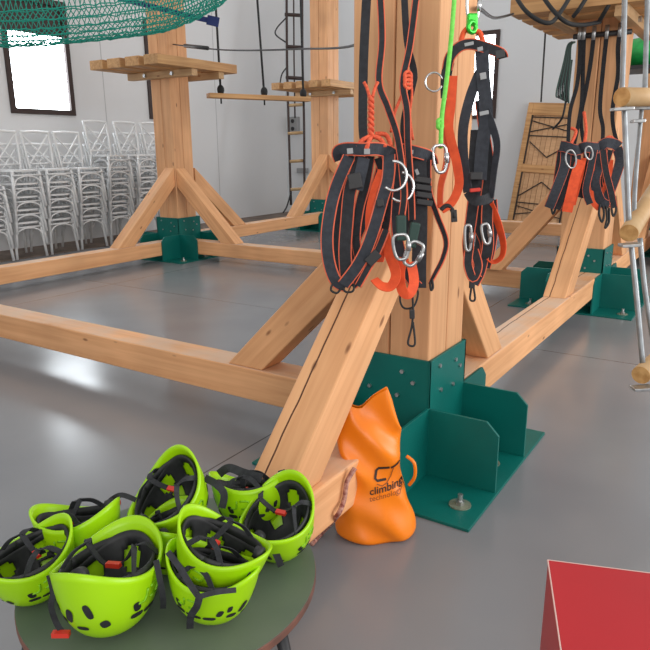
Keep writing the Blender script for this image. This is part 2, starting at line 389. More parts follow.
bracket('L', 'green steel bracket under the post beside the white chairs')
bracket('R', 'green steel bracket under the post behind the log ladder')
bracket('M', 'green steel bracket under the post by the rope ladder')
bracket('R2', 'green steel bracket at the far right beyond the log ladder')

Z0, Z1 = .136, .298; ZC, ZH = (Z0+Z1)/2, Z1-Z0; BW = .173
def ground(axis, fixed, a, b, label, mat='beam', dz=0.0):
    """ground timber; its camera-side face lies just inside the bracket plates"""
    c = fixed
    zc = ZC + dz; A, B_ = ((a, c, zc), (b, c, zc)) if axis == 'u' else ((c, a, zc), (c, b, zc))
    timber('timber_beam', A, B_, BW, ZH, mat, label, 'beam', 'raised ground timbers between the posts')
NU, NVv = POSTS['N']; LU, LV = POSTS['L']; RU, RV = POSTS['R']; MU, MV = POSTS['M']
fo = HP - .003 - BW/2   # offset of the beam centre to the camera-side half
ground('u', NVv - fo, LU, NU - HP - .012, 'long ground timber running left from the front harness post')
ground('u', LV - fo, LU + HP + .012, RU - HP - .012, 'ground timber crossing behind the front post toward the right-hand post', dz=-.06)
ground('v', LU + fo, NVv - fo + BW/2 + .01, LV - HP - .012, 'ground timber in front of the stacked white chairs', dz=-.06)
ground('v', NU + fo, NVv + HP + .012, RV - HP - .012, 'ground timber running back from front post to the right-hand post', 'beamc')
ground('v', LU + fo, LV + HP + .012, MV - HP - .012, 'ground timber running back toward the rope ladder post', 'beamc')
ground('u', MV - fo, MU + HP + .012, RU - HP - .012, 'farthest ground timber below the leaning wooden gate')
ground('v', NU + fo, .80, NVv - .57, 'ground timber passing under the round green table')
ground('v', RU + fo, RV + HP + .012, MV - HP - .012, 'short-looking ground timber behind the log ladder rungs')

def brace(key, axis, sgn, label, mat='brace', reach=.96, rise=.93, th=.16, w=.155, sh=0.0, dz=0.0):
    """diagonal strut: its upper edge runs from the post face down to the ground timber"""
    cx, cy = POSTS[key]
    d = V((sgn, 0, 0)) if axis == 'u' else V((0, sgn, 0))
    side = V((0, -fo - sh, 0)) if axis == 'u' else V((fo + sh, 0, 0))
    face = V((cx, cy, 0)) + d*(HP + .001) + side
    ztop, zf = Z1 + rise, Z1 + dz
    low = face + d*reach + V((0,0,zf)); top = face + V((0,0,ztop))
    sl = (ztop - zf)/reach; dx = th*math.sqrt(1 + sl*sl)/sl      # horizontal width of the strut foot
    low2 = low - d*dx; top2 = top - V((0,0,dx*sl))
    x = (top - low).normalized(); y = x.cross(d.cross(x)).normalized()
    wv = d.cross(UP).normalized()
    # local frame: X along the strut, Y across, Z out of the upper face
    Z = x.cross(wv).normalized()
    if Z.z < 0: Z = -Z
    Y = Z.cross(x)
    mid = (low + top + low2 + top2)/4
    poly = [low, top, top2, low2]
    R3 = Matrix((x, Y, Z)).transposed()
    loc = [R3.transposed() @ (p - mid) for p in poly]
    mb = MB().prism([p + V((0, -w/2, 0)) for p in loc], (0, w, 0))
    o = mb.build('timber_brace', mat, bevel=.007)
    mt = R3.to_4x4(); mt.translation = mid; o.matrix_world = mt
    tag(o, label, 'brace', 'diagonal timber braces of the climbing frame', 'thing')
brace('N', 'v', -1, 'large diagonal brace descending from front post to behind the helmets', w=.150, th=.150, sh=-.0115)
brace('N', 'u', -1, 'diagonal brace from the front post down to the left ground timber', reach=.72, rise=.71, th=.15)
brace('N', 'v', 1, 'diagonal brace behind the front post beside its green bracket', 'plain', reach=.62, rise=.68, th=.16)
brace('L', 'v', -1, 'diagonal brace crossing in front of the white chairs', 'plain', reach=.94, rise=.81, dz=-.06)
brace('L', 'u', 1, 'diagonal brace right of the post beside the chairs', 'plain', reach=.90, rise=.80, dz=-.06)
brace('L', 'v', 1, 'diagonal brace half hidden behind the post beside the chairs', 'plain', rise=.80)
brace('R', 'v', -1, 'steep diagonal brace below the harness bundle on the right-hand post', reach=1.14, rise=1.02)
brace('R', 'u', -1, 'long diagonal brace crossing in front of the leaning wooden gate', reach=.70, rise=.80, th=.155, dz=-.06)
brace('M', 'v', -1, 'diagonal brace at the foot of the rope ladder', 'plain')
brace('M', 'u', 1, 'diagonal brace of the rope ladder post hidden by harnesses', 'plain')
brace('R2', 'v', -1, 'diagonal brace glimpsed between the log ladder rods', 'plain')
brace('R', 'v', 1, 'diagonal brace behind the right-hand post near the log ladder', 'plain')

# ------------------------------------------------------------------ platforms
def platform(key, label, u0, u1, v0, v1, nb, along='v', z0=2.20, h=.10):
    cx, cy = POSTS[key]; root = thing('wooden_platform', (cx, cy, z0), label, 'platform', 'board platforms bolted round the posts')
    # boards
    if along == 'v': lo, hi = u0, u1
    else: lo, hi = v0, v1
    p = (hi - lo)/nb
    for i in range(nb):
        a = lo + p*i + .04; b = lo + p*(i+1) - .04
        segs = [(v0, v1)] if along == 'v' else [(u0, u1)]
        pc, oc = (cx, cy) if along == 'v' else (cy, cx)
        if b > pc - HP and a < pc + HP:   # board is cut round the post
            s0, s1 = segs[0]; segs = [(s0, oc - HP - .004), (oc + HP + .004, s1)]
        for s0, s1 in segs:
            mb = MB()
            ctr = V(((a+b)/2, (s0+s1)/2, z0 + h/2)) if along == 'v' else V(((s0+s1)/2, (a+b)/2, z0 + h/2))
            mb.box((-(s1-s0)/2, -(b-a)/2, -h/2), ((s1-s0)/2, (b-a)/2, h/2))
            o = mb.build('board', 'deck', bevel=.005)
            o.parent = root
            rz = pi/2 if along == 'v' else 0
            o.matrix_basis = Matrix.Translation(ctr - wloc(root)) @ Matrix.Rotation(rz, 4, 'Z')
    # joists on both sides of the post, at right angles to the boards
    for sd in (-1, 1):
        jl, jw, jh = (u1 - u0)*.9 if along == 'v' else (v1 - v0)*.9, .09, .075
        mb = MB().box((-jl/2, -jw/2, -jh/2), (jl/2, jw/2, jh/2)); o = mb.build('joist', 'joist', bevel=.004); o.parent = root
        if along == 'v': c = V(((u0+u1)/2, cy + sd*(HP + jw/2 + .003), z0 - jh/2 - .001)); rz = 0
        else: c = V((cx + sd*(HP + jw/2 + .003), (v0+v1)/2, z0 - jh/2 - .001)); rz = pi/2
        o.matrix_basis = Matrix.Translation(c - wloc(root)) @ Matrix.Rotation(rz, 4, 'Z')
        for k in (-.28, .28):
            mb = MB()
            if along == 'v': q = c + V((k*.8, sd*jw/2, 0)); d = V((0, sd, 0))
            else: q = c + V((sd*jw/2, k*.8, 0)); d = V((sd, 0, 0))
            mb.tube([q, q + d*.02], .022, 10); mb.build('bolt', 'zinc', root)
    return root
platform('L', 'board platform round the post above the white chairs', -6.66, -5.48, 5.28, 6.56, 4)
platform('M', 'board platform round the post beside the rope ladder', -6.62, -5.46, 8.62, 9.95, 5)
platform('R', 'large board platform at top right with black cables looping over', -1.76, -.45, 5.22, 6.70, 5, 'u', 2.27, .11)

# ------------------------------------------------------------------ cargo net with its blue strap
net = thing('cargo_net', at_d(60, 30, 5.0), 'green rope cargo net sagging across the top left', 'net')
NS, NT = 84, 20
prof = spline([(-60, 46), (0, 47), (60, 44), (120, 38), (165, 31), (200, 17), (226, 0), (240, -30)], 8)
def net_pt(s, t):
    k = s*(len(prof)-1); i = min(int(k), len(prof)-2); q = prof[i].lerp(prof[i+1], k-i) if False else (V((prof[i][0], prof[i][1])) * (1-(k-i)) + V((prof[i+1][0], prof[i+1][1])) * (k-i))
    base = at_d(q.x, q.y, 5.0 + .6*s)
    dn = V((CF.x, CF.y, 0)).normalized()
    a = (t - .5)*2
    return base + dn*(.34*a) + UP*(.60*abs(a)**2.0 + (.15*max(0, -a)*0))
mb = MB()
def jit(): return V((random.gauss(0, .004), random.gauss(0, .004), random.gauss(0, .004)))
grid = [[net_pt(i/NS, j/NT) + jit() for j in range(NT+1)] for i in range(NS+1)]
for j in range(NT+1): mb.tube([grid[i][j] for i in range(NS+1)], .0048, 5)
net_long = mb.build('long_cords', 'net', net, smooth=True)
mb = MB()
for i in range(NS):
    pts = []
    for j in range(NT+1): pts.append(grid[i + (j % 2)][j])
    mb.tube(pts, .0042, 4)
net_cross = mb.build('zigzag_cords', 'net', net, smooth=True)
mb = MB(); pts = [at_d(118, -2, 5.9), at_d(150, 6, 5.85), at_d(185, 15, 5.85), at_d(216, 22, 5.9)]
mb.ribbon(pts, [UP]*4, .045, .004); mb.build('edge_strap', 'blue', net)
mb = MB().ribbon([at_d(207, 19.6, 5.88), at_d(219, 22.5, 5.9)], [UP]*2, .08, .012).build('strap_end', 'blue', net)

# ------------------------------------------------------------------ high wires, swing plank, rope ladder
def wire(name, pts, r, mat, label, cat, sub=8, group=None):
    q = spline(pts, sub); return tag(MB().tube(q, r, 8).build(name, mat, smooth=True), label, cat, group)
w1 = thing('safety_cable', V((LU + HP, LV, 2.45)), 'thin steel cable strung from the chair-side post past the rope ladder', 'cable')
p0 = V((LU + HP + .02, LV - .1, 2.50)); p1 = at_d(225, 50, 6.6); p2 = at_d(300, 49, 5.3); p3 = at_d(360, 43, 3.9)
q = spline([p0, p1, p2, p3, V((NU - HP, NVv + .1, 1.95))], 10); MB().tube(q, .008, 6).build('wire', 'dark', w1, True)
mb = MB(); mb.tube([p0.lerp(p1, .25), p0.lerp(p1, .7)], .02, 8); mb.build('wire_sleeve', 'dark', w1, True)
wire('stay_cable', [V((NU + HP + .03, NVv + .1, 1.83)), at_d(495, 18, 4.2), at_v(513, 14, 5.2)], .009, 'dark', 'thin dark cable from front post up to the right-hand platform', 'cable')

sw = thing('swing_plank', at_d(258, 97, 8.2), 'narrow wooden plank hung on three black ropes before the far wall', 'swing')
a, b_ = at_d(208, 95.5, 8.0), at_d(309, 99.5, 8.6); mid = (a+b_)/2
x = (b_-a).normalized(); y = UP.cross(x).normalized(); z = x.cross(y); ln = (b_-a).length
mb = MB().box((-ln/2, -.07, -.028), (ln/2, .07, .028)); o = mb.build('plank', 'deck', bevel=.006); o.parent = sw
mt = Matrix((x, y, z)).transposed().to_4x4(); mt.translation = mid - wloc(sw); o.matrix_basis = mt
for (px_, tx, kx) in ((219, 212, .12), (262, 253, .54), (303, 299, .94)):
    foot = a.lerp(b_, kx); top = at_d(tx, -60, 8.0 + .6*kx)
    r = MB().tube([foot + UP*.03, foot.lerp(top, .5), top], .014, 6).build('rope', 'ropek', sw, True)
    mb = MB().ellipsoid(foot + UP*.07, (.045, .045, .06)); mb.tube([foot + UP*.03, foot - UP*.09], .01, 6); mb.build('knot', 'ropek', r, True, rel=True)

rl = thing('rope_ladder', at_d(295, 205, 12.2), 'rope ladder with short wooden rungs hanging in the far corner', 'ladder')
DL = 12.0
for xx, x2 in ((286.5, 291), (302, 304.5)):
    q = spline([at_d(xx, -30, DL), at_d(xx + .5, 60, DL), at_d(xx + 2, 120, DL), at_d(x2, 205, DL + .1)], 6)
    MB().tube(q, .022, 6).build('side_rope', 'winframe', rl, True)
MB().tube([at_d(293.5, -30, DL+.05), at_d(294, 60, DL+.05), at_d(295, 118, DL+.05)], .014, 6).build('middle_rope', 'winframe', rl, True)
for yy, l, r_, dark in ((14, 285, 303, 1), (46, 286, 303, 1), (77, 286, 303, 1), (105, 288, 304, 0), (133, 288, 304, 0), (161, 290, 305, 0), (189, 291, 306, 0)):
    MB().tube([at_d(l, yy + .5, DL), at_d(r_, yy + (1.5 if dark else -.5), DL + .1)], .032 if dark else .028, 8).build('rung', 'winframe' if dark else 'log', rl, True)
for pts in ([(286, 18), (277, 28), (276, 35), (287, 43)], [(288, 66), (282, 74), (280, 84)], [(291, 192), (287, 206), (283, 213)]):
    MB().tube(spline([at_d(x, y, DL + .02*k) for k, (x, y) in enumerate(pts)], 6), .014, 6).build('loose_cord', 'dark', rl, True)
ob = thing('socket_box', at_v(296, 125, WV), 'grey wall socket box with two dark outlets beside the rope ladder', 'socket')
mb = MB(); c = at_v(296, 125, WV); mb.box((c.x-.10, WV-.09, c.z-.16), (c.x+.10, WV, c.z+.16)); hs = mb.build('housing', 'box', ob, bevel=.01)
for dz in (.075, -.075):
    mb = MB().tube([V((c.x-.02, WV-.10, c.z+dz)), V((c.x-.02, WV-.088, c.z+dz))], .04, 14); mb.build('outlet', 'dark', ob)
c = at_v(303.5, 170.5, WV); tag(MB().box((c.x-.13, WV-.07, c.z-.05), (c.x+.13, WV, c.z+.05)).build('junction_box', 'box', bevel=.01), 'small flat grey junction box low on the wall behind rope ladder', 'box')

# ------------------------------------------------------------------ leaning gate at the far wall
gp = at_v(504, 226, 11.0); gt = at_v(527, 104, 11.45)
GW, GH = 1.0, 2.05
gate = thing('wooden_gate', (gp.x, 11.08, .0), 'board gate with dark strap pattern leaning against the far wall', 'gate')
lean = Matrix.Rotation(radians(-11), 4, 'X') @ Matrix.Rotation(radians(3.5), 4, 'Y')
def gpart(name, mat, boxes, bev=.004):
    mb = MB()
    for lo, hi in boxes: mb.box(lo, hi)
    o = mb.build(name, mat, bevel=bev); o.parent = gate; return o
gpart('board_panel', 'gate', [((.06 + i*.083, 0, .03), (.06 + (i+1)*.083 - .004, .022, GH-.03)) for i in range(10)])
gpart('side_rail', 'deck', [((0, -.03, 0), (.085, .03, GH))]); gpart('side_rail', 'deck', [((GW-.085, -.03, 0), (GW, .03, GH))])
gpart('cross_rail', 'deck', [((.085, -.028, GH-.20), (GW-.085, .03, GH))]); gpart('cross_rail', 'deck', [((.085, -.028, .92), (GW-.085, .03, 1.05))]); gpart('cross_rail', 'deck', [((.085, -.028, 0), (GW-.085, .03, .12))])
def gbar(p, q, w=.022):
    p, q = V((p[0], -.012, p[1])), V((q[0], -.012, q[1])); o = MB().ribbon([p, q], [V((q-p).cross(V((0,1,0))))]*2, w, .02).build('dark_bar', 'gatedark'); o.parent = gate
for p, q in [((.10, 1.82), (.86, 1.82)), ((.10, 1.76), (.86, 1.58)), ((.10, 1.58), (.86, 1.76)), ((.10, 1.52), (.86, 1.52)), ((.13, 1.42), (.45, 1.18)), ((.45, 1.18), (.80, 1.42)),
             ((.10, .52), (.45, .78)), ((.45, .78), (.83, .52)), ((.10, .42), (.86, .42)), ((.10, .36), (.86, .22)), ((.10, .22), (.86, .36)), ((.095, .1), (.095, .92)), ((.095, 1.06), (.095, 1.85)), ((.858, .1), (.858, 1.85))]: gbar(p, q, .024 if p[0] == q[0] else .014)
for o in list(gate.children): o.matrix_basis = o.matrix_basis
gate.matrix_world = Matrix.Translation((gp.x, 11.14, .02)) @ lean

# ------------------------------------------------------------------ stacked cross-back chairs
def chair_proto():
    root = thing('cross_back_chair', (0,0,0), 'x', 'chair')
    # local: +x is the front, y across
    w = .205; sz = .45
    def P_(name, mb, sm=True): o = mb.build(name, 'chair', smooth=sm); o.parent = root; return o
    s = MB(); n = 28; out = []
    for k in range(n):
        a = 2*pi*k/n; out.append(V((.20*math.copysign(abs(cos(a))**.6, cos(a)), .20*math.copysign(abs(sin(a))**.6, sin(a)), sz-.022)))
    s.prism(out, (0,0,.022)); P_('seat', s, False)
    for sy in (-1, 1):
        P_('leg', MB().tube([(.17, sy*.175, sz-.02), (.20, sy*w, 0)], .0175, 8))
        P_('leg', MB().tube([(-.19, sy*.165, sz), (-.25, sy*w*.95, 0)], .0165, 8))
    mb = MB(); top = .90
    for sy in (-1, 1): mb.tube(spline([(-.19, sy*.165, sz-.02), (-.215, sy*.185, .65), (-.265, sy*.195, top)], 5), .0155, 8)
    mb.tube(spline([(-.265, -.205, top), (-.285, 0, top+.012), (-.265, .205, top)], 6), .017, 8); P_('backrest', mb)
    mb = MB()
    for sy in (-1, 1): mb.tube(spline([(-.195, sy*.165, sz+.05), (-.225, 0, .67), (-.262, -sy*.185, top-.03)], 5), .0115, 6)
    mb.tube([(-.20, -.17, sz+.06), (-.20, .17, sz+.06)], .011, 6); P_('cross_slats', mb)
    mb = MB()
    for xx, zz, ww in ((.19, .385, .19), (-.20, .36, .175)):
        mb.tube([(xx, -ww, zz), (xx, ww, zz)], .012, 6)
        mb.tube(spline([(xx+.005, -ww, .23), (xx, -ww*.75, .335), (xx, 0, .375), (xx, ww*.75, .335), (xx+.005, ww, .23)], 5), .011, 6)
    for sy in (-1, 1): mb.tube(spline([(.175, sy*.18, .25), (.10, sy*.172, .37), (-.10, sy*.168, .37), (-.21, sy*.172, .25)], 4), .0105, 6)
    P_('hoop_stretcher', mb)
    return root
cp = chair_proto(); used = [False]
def copy_tree(o, parent=None):
    c = o.copy(); COL.objects.link(c)
    if parent is not None: c.parent = parent
    for ch in list(o.children): copy_tree(ch, c)
    return c
stacks = [(-7.78, 3.98, 4), (-7.80, 4.45, 4), (-7.80, 4.93, 5), (-7.82, 5.41, 5), (-7.84, 5.90, 5), (-7.86, 6.40, 6), (-7.86, 6.92, 6), (-7.86, 7.42, 6)]
names = ['stack mostly cut off at the left edge', 'second stack from the left edge', 'stack beneath the window, nearer its left side', 'stack beneath the right side of the window', 'fifth stack from the left edge',
         'stack behind the top of the chair-side brace', 'second stack left of the timber post', 'stack half hidden behind the timber post']
levels = ['bottom', 'second', 'third', 'fourth', 'fifth', 'sixth']
for si, (su, sv, n) in enumerate(stacks):
    for k in range(n):
        c = cp if not used[0] else copy_tree(cp); used[0] = True
        c.location = (su + .02*k + random.uniform(-.006, .006), sv + random.uniform(-.006, .006), .0125 + .158*k)
        c.rotation_euler = (0, 0, radians(random.uniform(-2, 2)))
        lv = 'topmost' if k == n-1 else levels[k]
        c['label'] = 'white cross-back chair, %s in the %s' % (lv, names[si]); c['category'] = 'chair'; c['group'] = 'stacked white cross-back chairs'

# ------------------------------------------------------------------ helmets
HA, HB, HC = .128, .103, .165
def hsurf(az, s, inn=0.0):
    """lime shell: az round the head (90 deg = front), s from rim 0 to crown 1"""
    zr = .024*cos(2*az) - .006*sin(az)
    th = s*pi/2
    k = max(cos(th), 0)**.72 * (1 + .045*math.exp(-s*9))
    rid = 1 + .014*math.exp(-((s-.42)/.10)**2) * (abs(cos(az))**2)
    r = k*rid
    p = V(((HB-inn)*r*cos(az), (HA-inn)*r*sin(az), zr + (HC - inn - zr)*sin(th)))
    return p
def helmet_proto():
    root = thing('climbing_helmet', (0,0,0), 'x', 'helmet')
    def P_(name, mb, mat, sm=True, par=root): o = mb.build(name, mat, smooth=sm); o.parent = par; return o
    n, mm = 56, 16; mb = MB(); vs = []; fs = []
    for side in (0, 1):
        for i in range(mm+1):
            for j in range(n): vs.append(hsurf(2*pi*j/n, i/mm if i < mm else .9999, .007*side))
    ofs = (mm+1)*n
    for i in range(mm):
        for j in range(n):
            j2 = (j+1) % n
            fs.append((i*n+j, i*n+j2, (i+1)*n+j2, (i+1)*n+j)); fs.append((ofs+i*n+j, ofs+(i+1)*n+j, ofs+(i+1)*n+j2, ofs+i*n+j2))
    for j in range(n): j2 = (j+1) % n; fs.append((j, ofs+j, ofs+j2, j2))
    mb.add(vs, fs); sh = P_('shell', mb, 'helmet')
    def patch(az, s, ra, rs, rot, off=.0012, k=14):
        c = []
        for q in range(k):
            a = 2*pi*q/k; x, y = ra*math.copysign(abs(cos(a))**.7, cos(a)), rs*math.copysign(abs(sin(a))**.7, sin(a))
            A, S = az + x*cos(rot) - y*sin(rot)*2.2, s + x*sin(rot)/2.2 + y*cos(rot)
            c.append(hsurf(A, S, -off))
        return c, hsurf(az, s, -off - .0004)
    vents = []
    for sg in (0, pi):
        vents += [(sg + .02, .40, .15, .024, .0), (sg - .38, .41, .12, .026, -.1), (sg + .40, .40, .11, .026, .1), (sg + .42, .30, .06, .042, .3), (sg - .62, .33, .06, .04, -.3)]
    for c0 in (pi/2, -pi/2):
        vents += [(c0 + .30, .36, .075, .060, -.5), (c0 - .20, .30, .060, .055, .35), (c0 + .62, .42, .11, .028, -.2), (c0 - .50, .43, .08, .035, .5), (c0 + .05, .49, .12, .020, 0), (c0 + .72, .30, .05, .035, 0)]
    for az, s, ra, rs, rot in vents:
        ra, rs = ra*1.35, rs*1.25
        c, ce = patch(az, s, ra, rs, rot); k = len(c)
        P_('vent', MB().add(c + [ce], [(i, (i+1) % k, k) for i in range(k)]), 'liner')
    for az0 in (.12, pi + .12):
        mb = MB()
        for seg in ([(-.2, .26), (-.26, .21), (-.2, .15), (.0, .15)], [(-.2, .26), (-.02, .26)], [(.08, .15), (.12, .26), (.28, .27)]):
            q = [hsurf(az0 + a, s, -.0012) for a, s in seg]
            if len(q) > 2: q = spline(q, 3)
            mb.tube(q, .0028, 6)
        P_('embossed_emblem', mb, 'emboss')
    # black cradle: cap with windows and headband ring
    mb = MB(); nn, m2 = 72, 18; fs = []; vs = [hsurf(2*pi*j/nn, .10 + .90*i/m2 if i < m2 else .9999, .012) for i in range(m2+1) for j in range(nn)]
    for i in range(m2):
        for j in range(nn):
            if 2 <= i <= 6 and (j % 12) in (3,4,5,6,7,8) and not (i in (2, 6) and (j % 12) in (3, 8)): continue
            if 8 <= i <= 11 and (j % 18) in (5,6,7,8,9,10) : continue
            fs.append((i*nn+j, (i+1)*nn+j, (i+1)*nn+(j+1) % nn, i*nn+(j+1) % nn))
    mb.add(vs, fs); o = P_('cradle', mb, 'liner'); sd = o.modifiers.new('t', 'SOLIDIFY'); sd.thickness = .006; sd.offset = -1
    mb = MB(); pts = []; wd = []
    for j in range(57):
        a = 2*pi*j/56; p = hsurf(a, .10, .016); p.z = .026 + .006*cos(2*a); pts.append(p); wd.append(V((0,0,1)))
    mb.ribbon(pts, wd, .026, .005); P_('headband', mb, 'liner')
    P_('adjustment_dial', MB().tube([(0, -HA+.030, .0), (0, -HA+.010, -.004)], .017, 16), 'liner')
    # chin strap lying across the opening
    mb = MB()
    for sx_ in (-1, 1):
        for az in (.55, -.45):
            A = az if sx_ > 0 else pi - az
            p = hsurf(A, .06, .010); q = V((sx_*.055, .012, -.014))
            mb.ribbon(spline([p, p.lerp(q, .5) + V((0, 0, -.012)), q], 5), [V((0, 1, .3))]*11, .015, .0025)
    mb.ribbon(spline([V((-.055, .012, -.014)), V((-.02, .03, .030)), V((.02, .02, .035)), V((.055, .012, -.014))], 5), [V((0, 1, .2))]*16, .016, .003)
    P_('chin_strap', mb, 'black', False)
    P_('buckle', MB().box((-.016, .012, .030), (.016, .026, .040)), 'redclip', False)
    return root
hp = helmet_proto(); hused = [False]
def place_helmet(o, opening, front, label):
    c = hp if not hused[0] else copy_tree(hp); hused[0] = True
    z = -V(opening).normalized(); y = V(front); y = (y - z*y.dot(z)).normalized(); x = y.cross(z)
    mt = Matrix((x, y, z)).transposed().to_4x4(); mt.translation = V(o); c.matrix_world = mt
    c['label'] = label; c['category'] = 'helmet'; c['group'] = 'lime green climbing helmets on the round table'
    return c
TZ = .36
def dirn(r, f, u): return RH*r + FH*f + UP*u
TOCAM = -FH
HEL = [
 ((108, 553, .520), dirn(-.02, .16, 1), dirn(.20, 1, 0), .97, 'lime helmet at the front of the table, upturned, showing vents and emblem'),
 ((27, 548, .485), dirn(-.10, -.12, 1), dirn(.75, .8, 0), .77, 'lime helmet at the left edge of the table, black strap hanging down'),
 ((163, 488, .535), dirn(-.40, -.50, 1), dirn(.55, 1, .2), .82, 'lime helmet at the back centre, opening tipped toward the viewer'),
 ((213, 562, .489), dirn(.10, .05, 1), dirn(-1, .35, 0), .77, 'lower of two nested lime helmets at the front right'),
 ((224, 536, .530), dirn(.28, .02, 1), dirn(-1, .40, 0), .80, 'upper of two nested lime helmets at the front right'),
 ((276, 509, .487), dirn(-.14, -.30, 1), dirn(.45, 1, 0), .82, 'lime helmet at the right edge of the table, dark padding showing'),
 ((250, 478, .490), dirn(-.08, .36, 1), dirn(-1, .1, 0), .80, 'lime helmet behind the right-edge one, lying edge-on by the brace'),
 ((76, 510, .488), dirn(-.16, .22, 1), dirn(-1, .1, 0), .80, 'lime helmet at the back left, mostly hidden by the front helmet'),
 ((174, 520, .480), dirn(.05, .14, 1), dirn(.1, 1, 0), .74, 'lime helmet under the tipped one, only a strip of shell visible'),
]
placed = []
for (x, y, z), op, fr, hs_, lb in HEL:
    h = place_helmet(at_z(x, y, z), op, fr, lb); h.matrix_world = h.matrix_world @ Matrix.Scale(hs_, 4); placed.append(h)
def drape(h, pts, w=.011, bk=None):
    """chin-strap tail hanging outside the shell"""
    inv = h.matrix_world.inverted(); q = spline([tuple(p) for p in pts], 5); n = len(q); wd = []
    for k in range(n):
        t = (q[min(k+1, n-1)] - q[max(k-1, 0)]).normalized(); wd.append(t.cross((q[k] - CAM).normalized()).normalized())
    mb = MB().ribbon(q, wd, w, .003); mb.v = [inv @ p for p in mb.v]; o = mb.build('chin_strap_tail', 'black'); o.parent = h
    if bk is not None:
        mb = MB(); c = bk; mt = Matrix((RH, -UP.cross(RH), UP)).transposed().to_4x4(); mt.translation = c; mb.box((-.017, -.006, -.005), (.017, .006, .005), mt); mb.v = [inv @ p for p in mb.v]; o = mb.build('buckle', 'redclip'); o.parent = h
DT = 1.30
drape(placed[1], [at_d(49, 575, DT), at_d(53, 592, DT-.01), at_d(51, 606, DT-.01), at_d(56, 622, DT), at_d(62, 632, DT)], bk=at_d(61, 634, DT-.005))
drape(placed[3], [at_d(168, 552, 1.31), at_d(180, 568, 1.29), at_d(191, 586, 1.27), at_d(199, 597, 1.255)], .012)
drape(placed[3], [at_d(236, 590, 1.27), at_d(218, 592, 1.255), at_d(205, 595, 1.25), at_d(198, 598, 1.25)], .010)
drape(placed[3], [at_d(200, 594, 1.25), at_d(197, 606, 1.255), at_d(191, 616, 1.27), at_d(190, 628, 1.30)], .014)
drape(placed[5], [at_d(272, 545, 1.53), at_d(277, 556, 1.52), at_d(281, 566, 1.53)], .016)
drape(placed[0], [at_d(156, 560, 1.34), at_d(160, 580, 1.33), at_d(163, 598, 1.34), at_d(163, 608, 1.36)], .012)
drape(placed[2], [at_d(205, 478, 1.62), at_d(216, 484, 1.60), at_d(224, 494, 1.60), at_d(222, 508, 1.60)], .018)
drape(placed[6], [at_d(219, 474, 1.72), at_d(229, 468, 1.71), at_d(244, 473, 1.70), at_d(262, 478, 1.68)], .022)
drape(placed[7], [at_d(104, 507, 1.62), at_d(112, 499, 1.60), at_d(122, 495, 1.59), at_d(136, 500, 1.60)], .012, bk=at_d(113, 503, 1.59))

# ------------------------------------------------------------------ round table
TC = V((-1.045, .935, 0)); TR = .338
tb = thing('round_table', TC, 'low round table with worn green top holding the helmets', 'table')
mb = MB(); mb.prism([TC + V((TR*cos(2*pi*k/72), TR*sin(2*pi*k/72), TZ-.003)) for k in range(72)], (0,0,.003)); mb.build('tabletop', 'table', tb)
mb = MB(); mb.prism([TC + V((TR*1.004*cos(2*pi*k/72), TR*1.004*sin(2*pi*k/72), TZ-.024)) for k in range(72)], (0,0,.0208)); mb.build('rim_edge', 'tedge', tb, bevel=.003)
legp = at_z(291, 622, TZ); 
for a in (0, 2*pi/3, 4*pi/3):
    a0 = math.atan2(legp.y - TC.y, legp.x - TC.x) + a; d = V((cos(a0), sin(a0), 0))
    MB().tube([TC + d*(TR-.03) + UP*(TZ-.024), TC + d*(TR+.045)], .014, 10).build('leg', 'tleg', tb, True)

# ------------------------------------------------------------------ red box at lower right
rc = at_z(548, 560, .45); e1 = (at_z(650, 573, .45) - rc).normalized(); e2 = UP.cross(e1)*-1
rb = thing('red_box', V((rc.x, rc.y, 0)), 'bright red wooden box with pale worn edges at bottom right', 'box')
W_, D_ = .55, .5
def rp(a, b, z): p = rc + e1*a + e2*b; return V((p.x, p.y, z))
MB().prism([rp(0,0,.0), rp(W_,0,0), rp(W_,D_,0), rp(0,D_,0)], (0,0,.438)).build('body', 'red', rb, bevel=.003)
MB().prism([rp(.0,.0,.438), rp(W_,.0,.438), rp(W_,D_,.438), rp(.0,D_,.438)], (0,0,.012)).build('lid', 'red', rb, bevel=.002)
mb = MB(); 
mb.tube([rp(-.0005,0,.4497), rp(-.0005,D_,.4497)], .0016, 6); mb.tube([rp(0,-.0005,.4497), rp(W_,-.0005,.4497)], .0011, 6); mb.build('worn_edge', 'redw', rb)

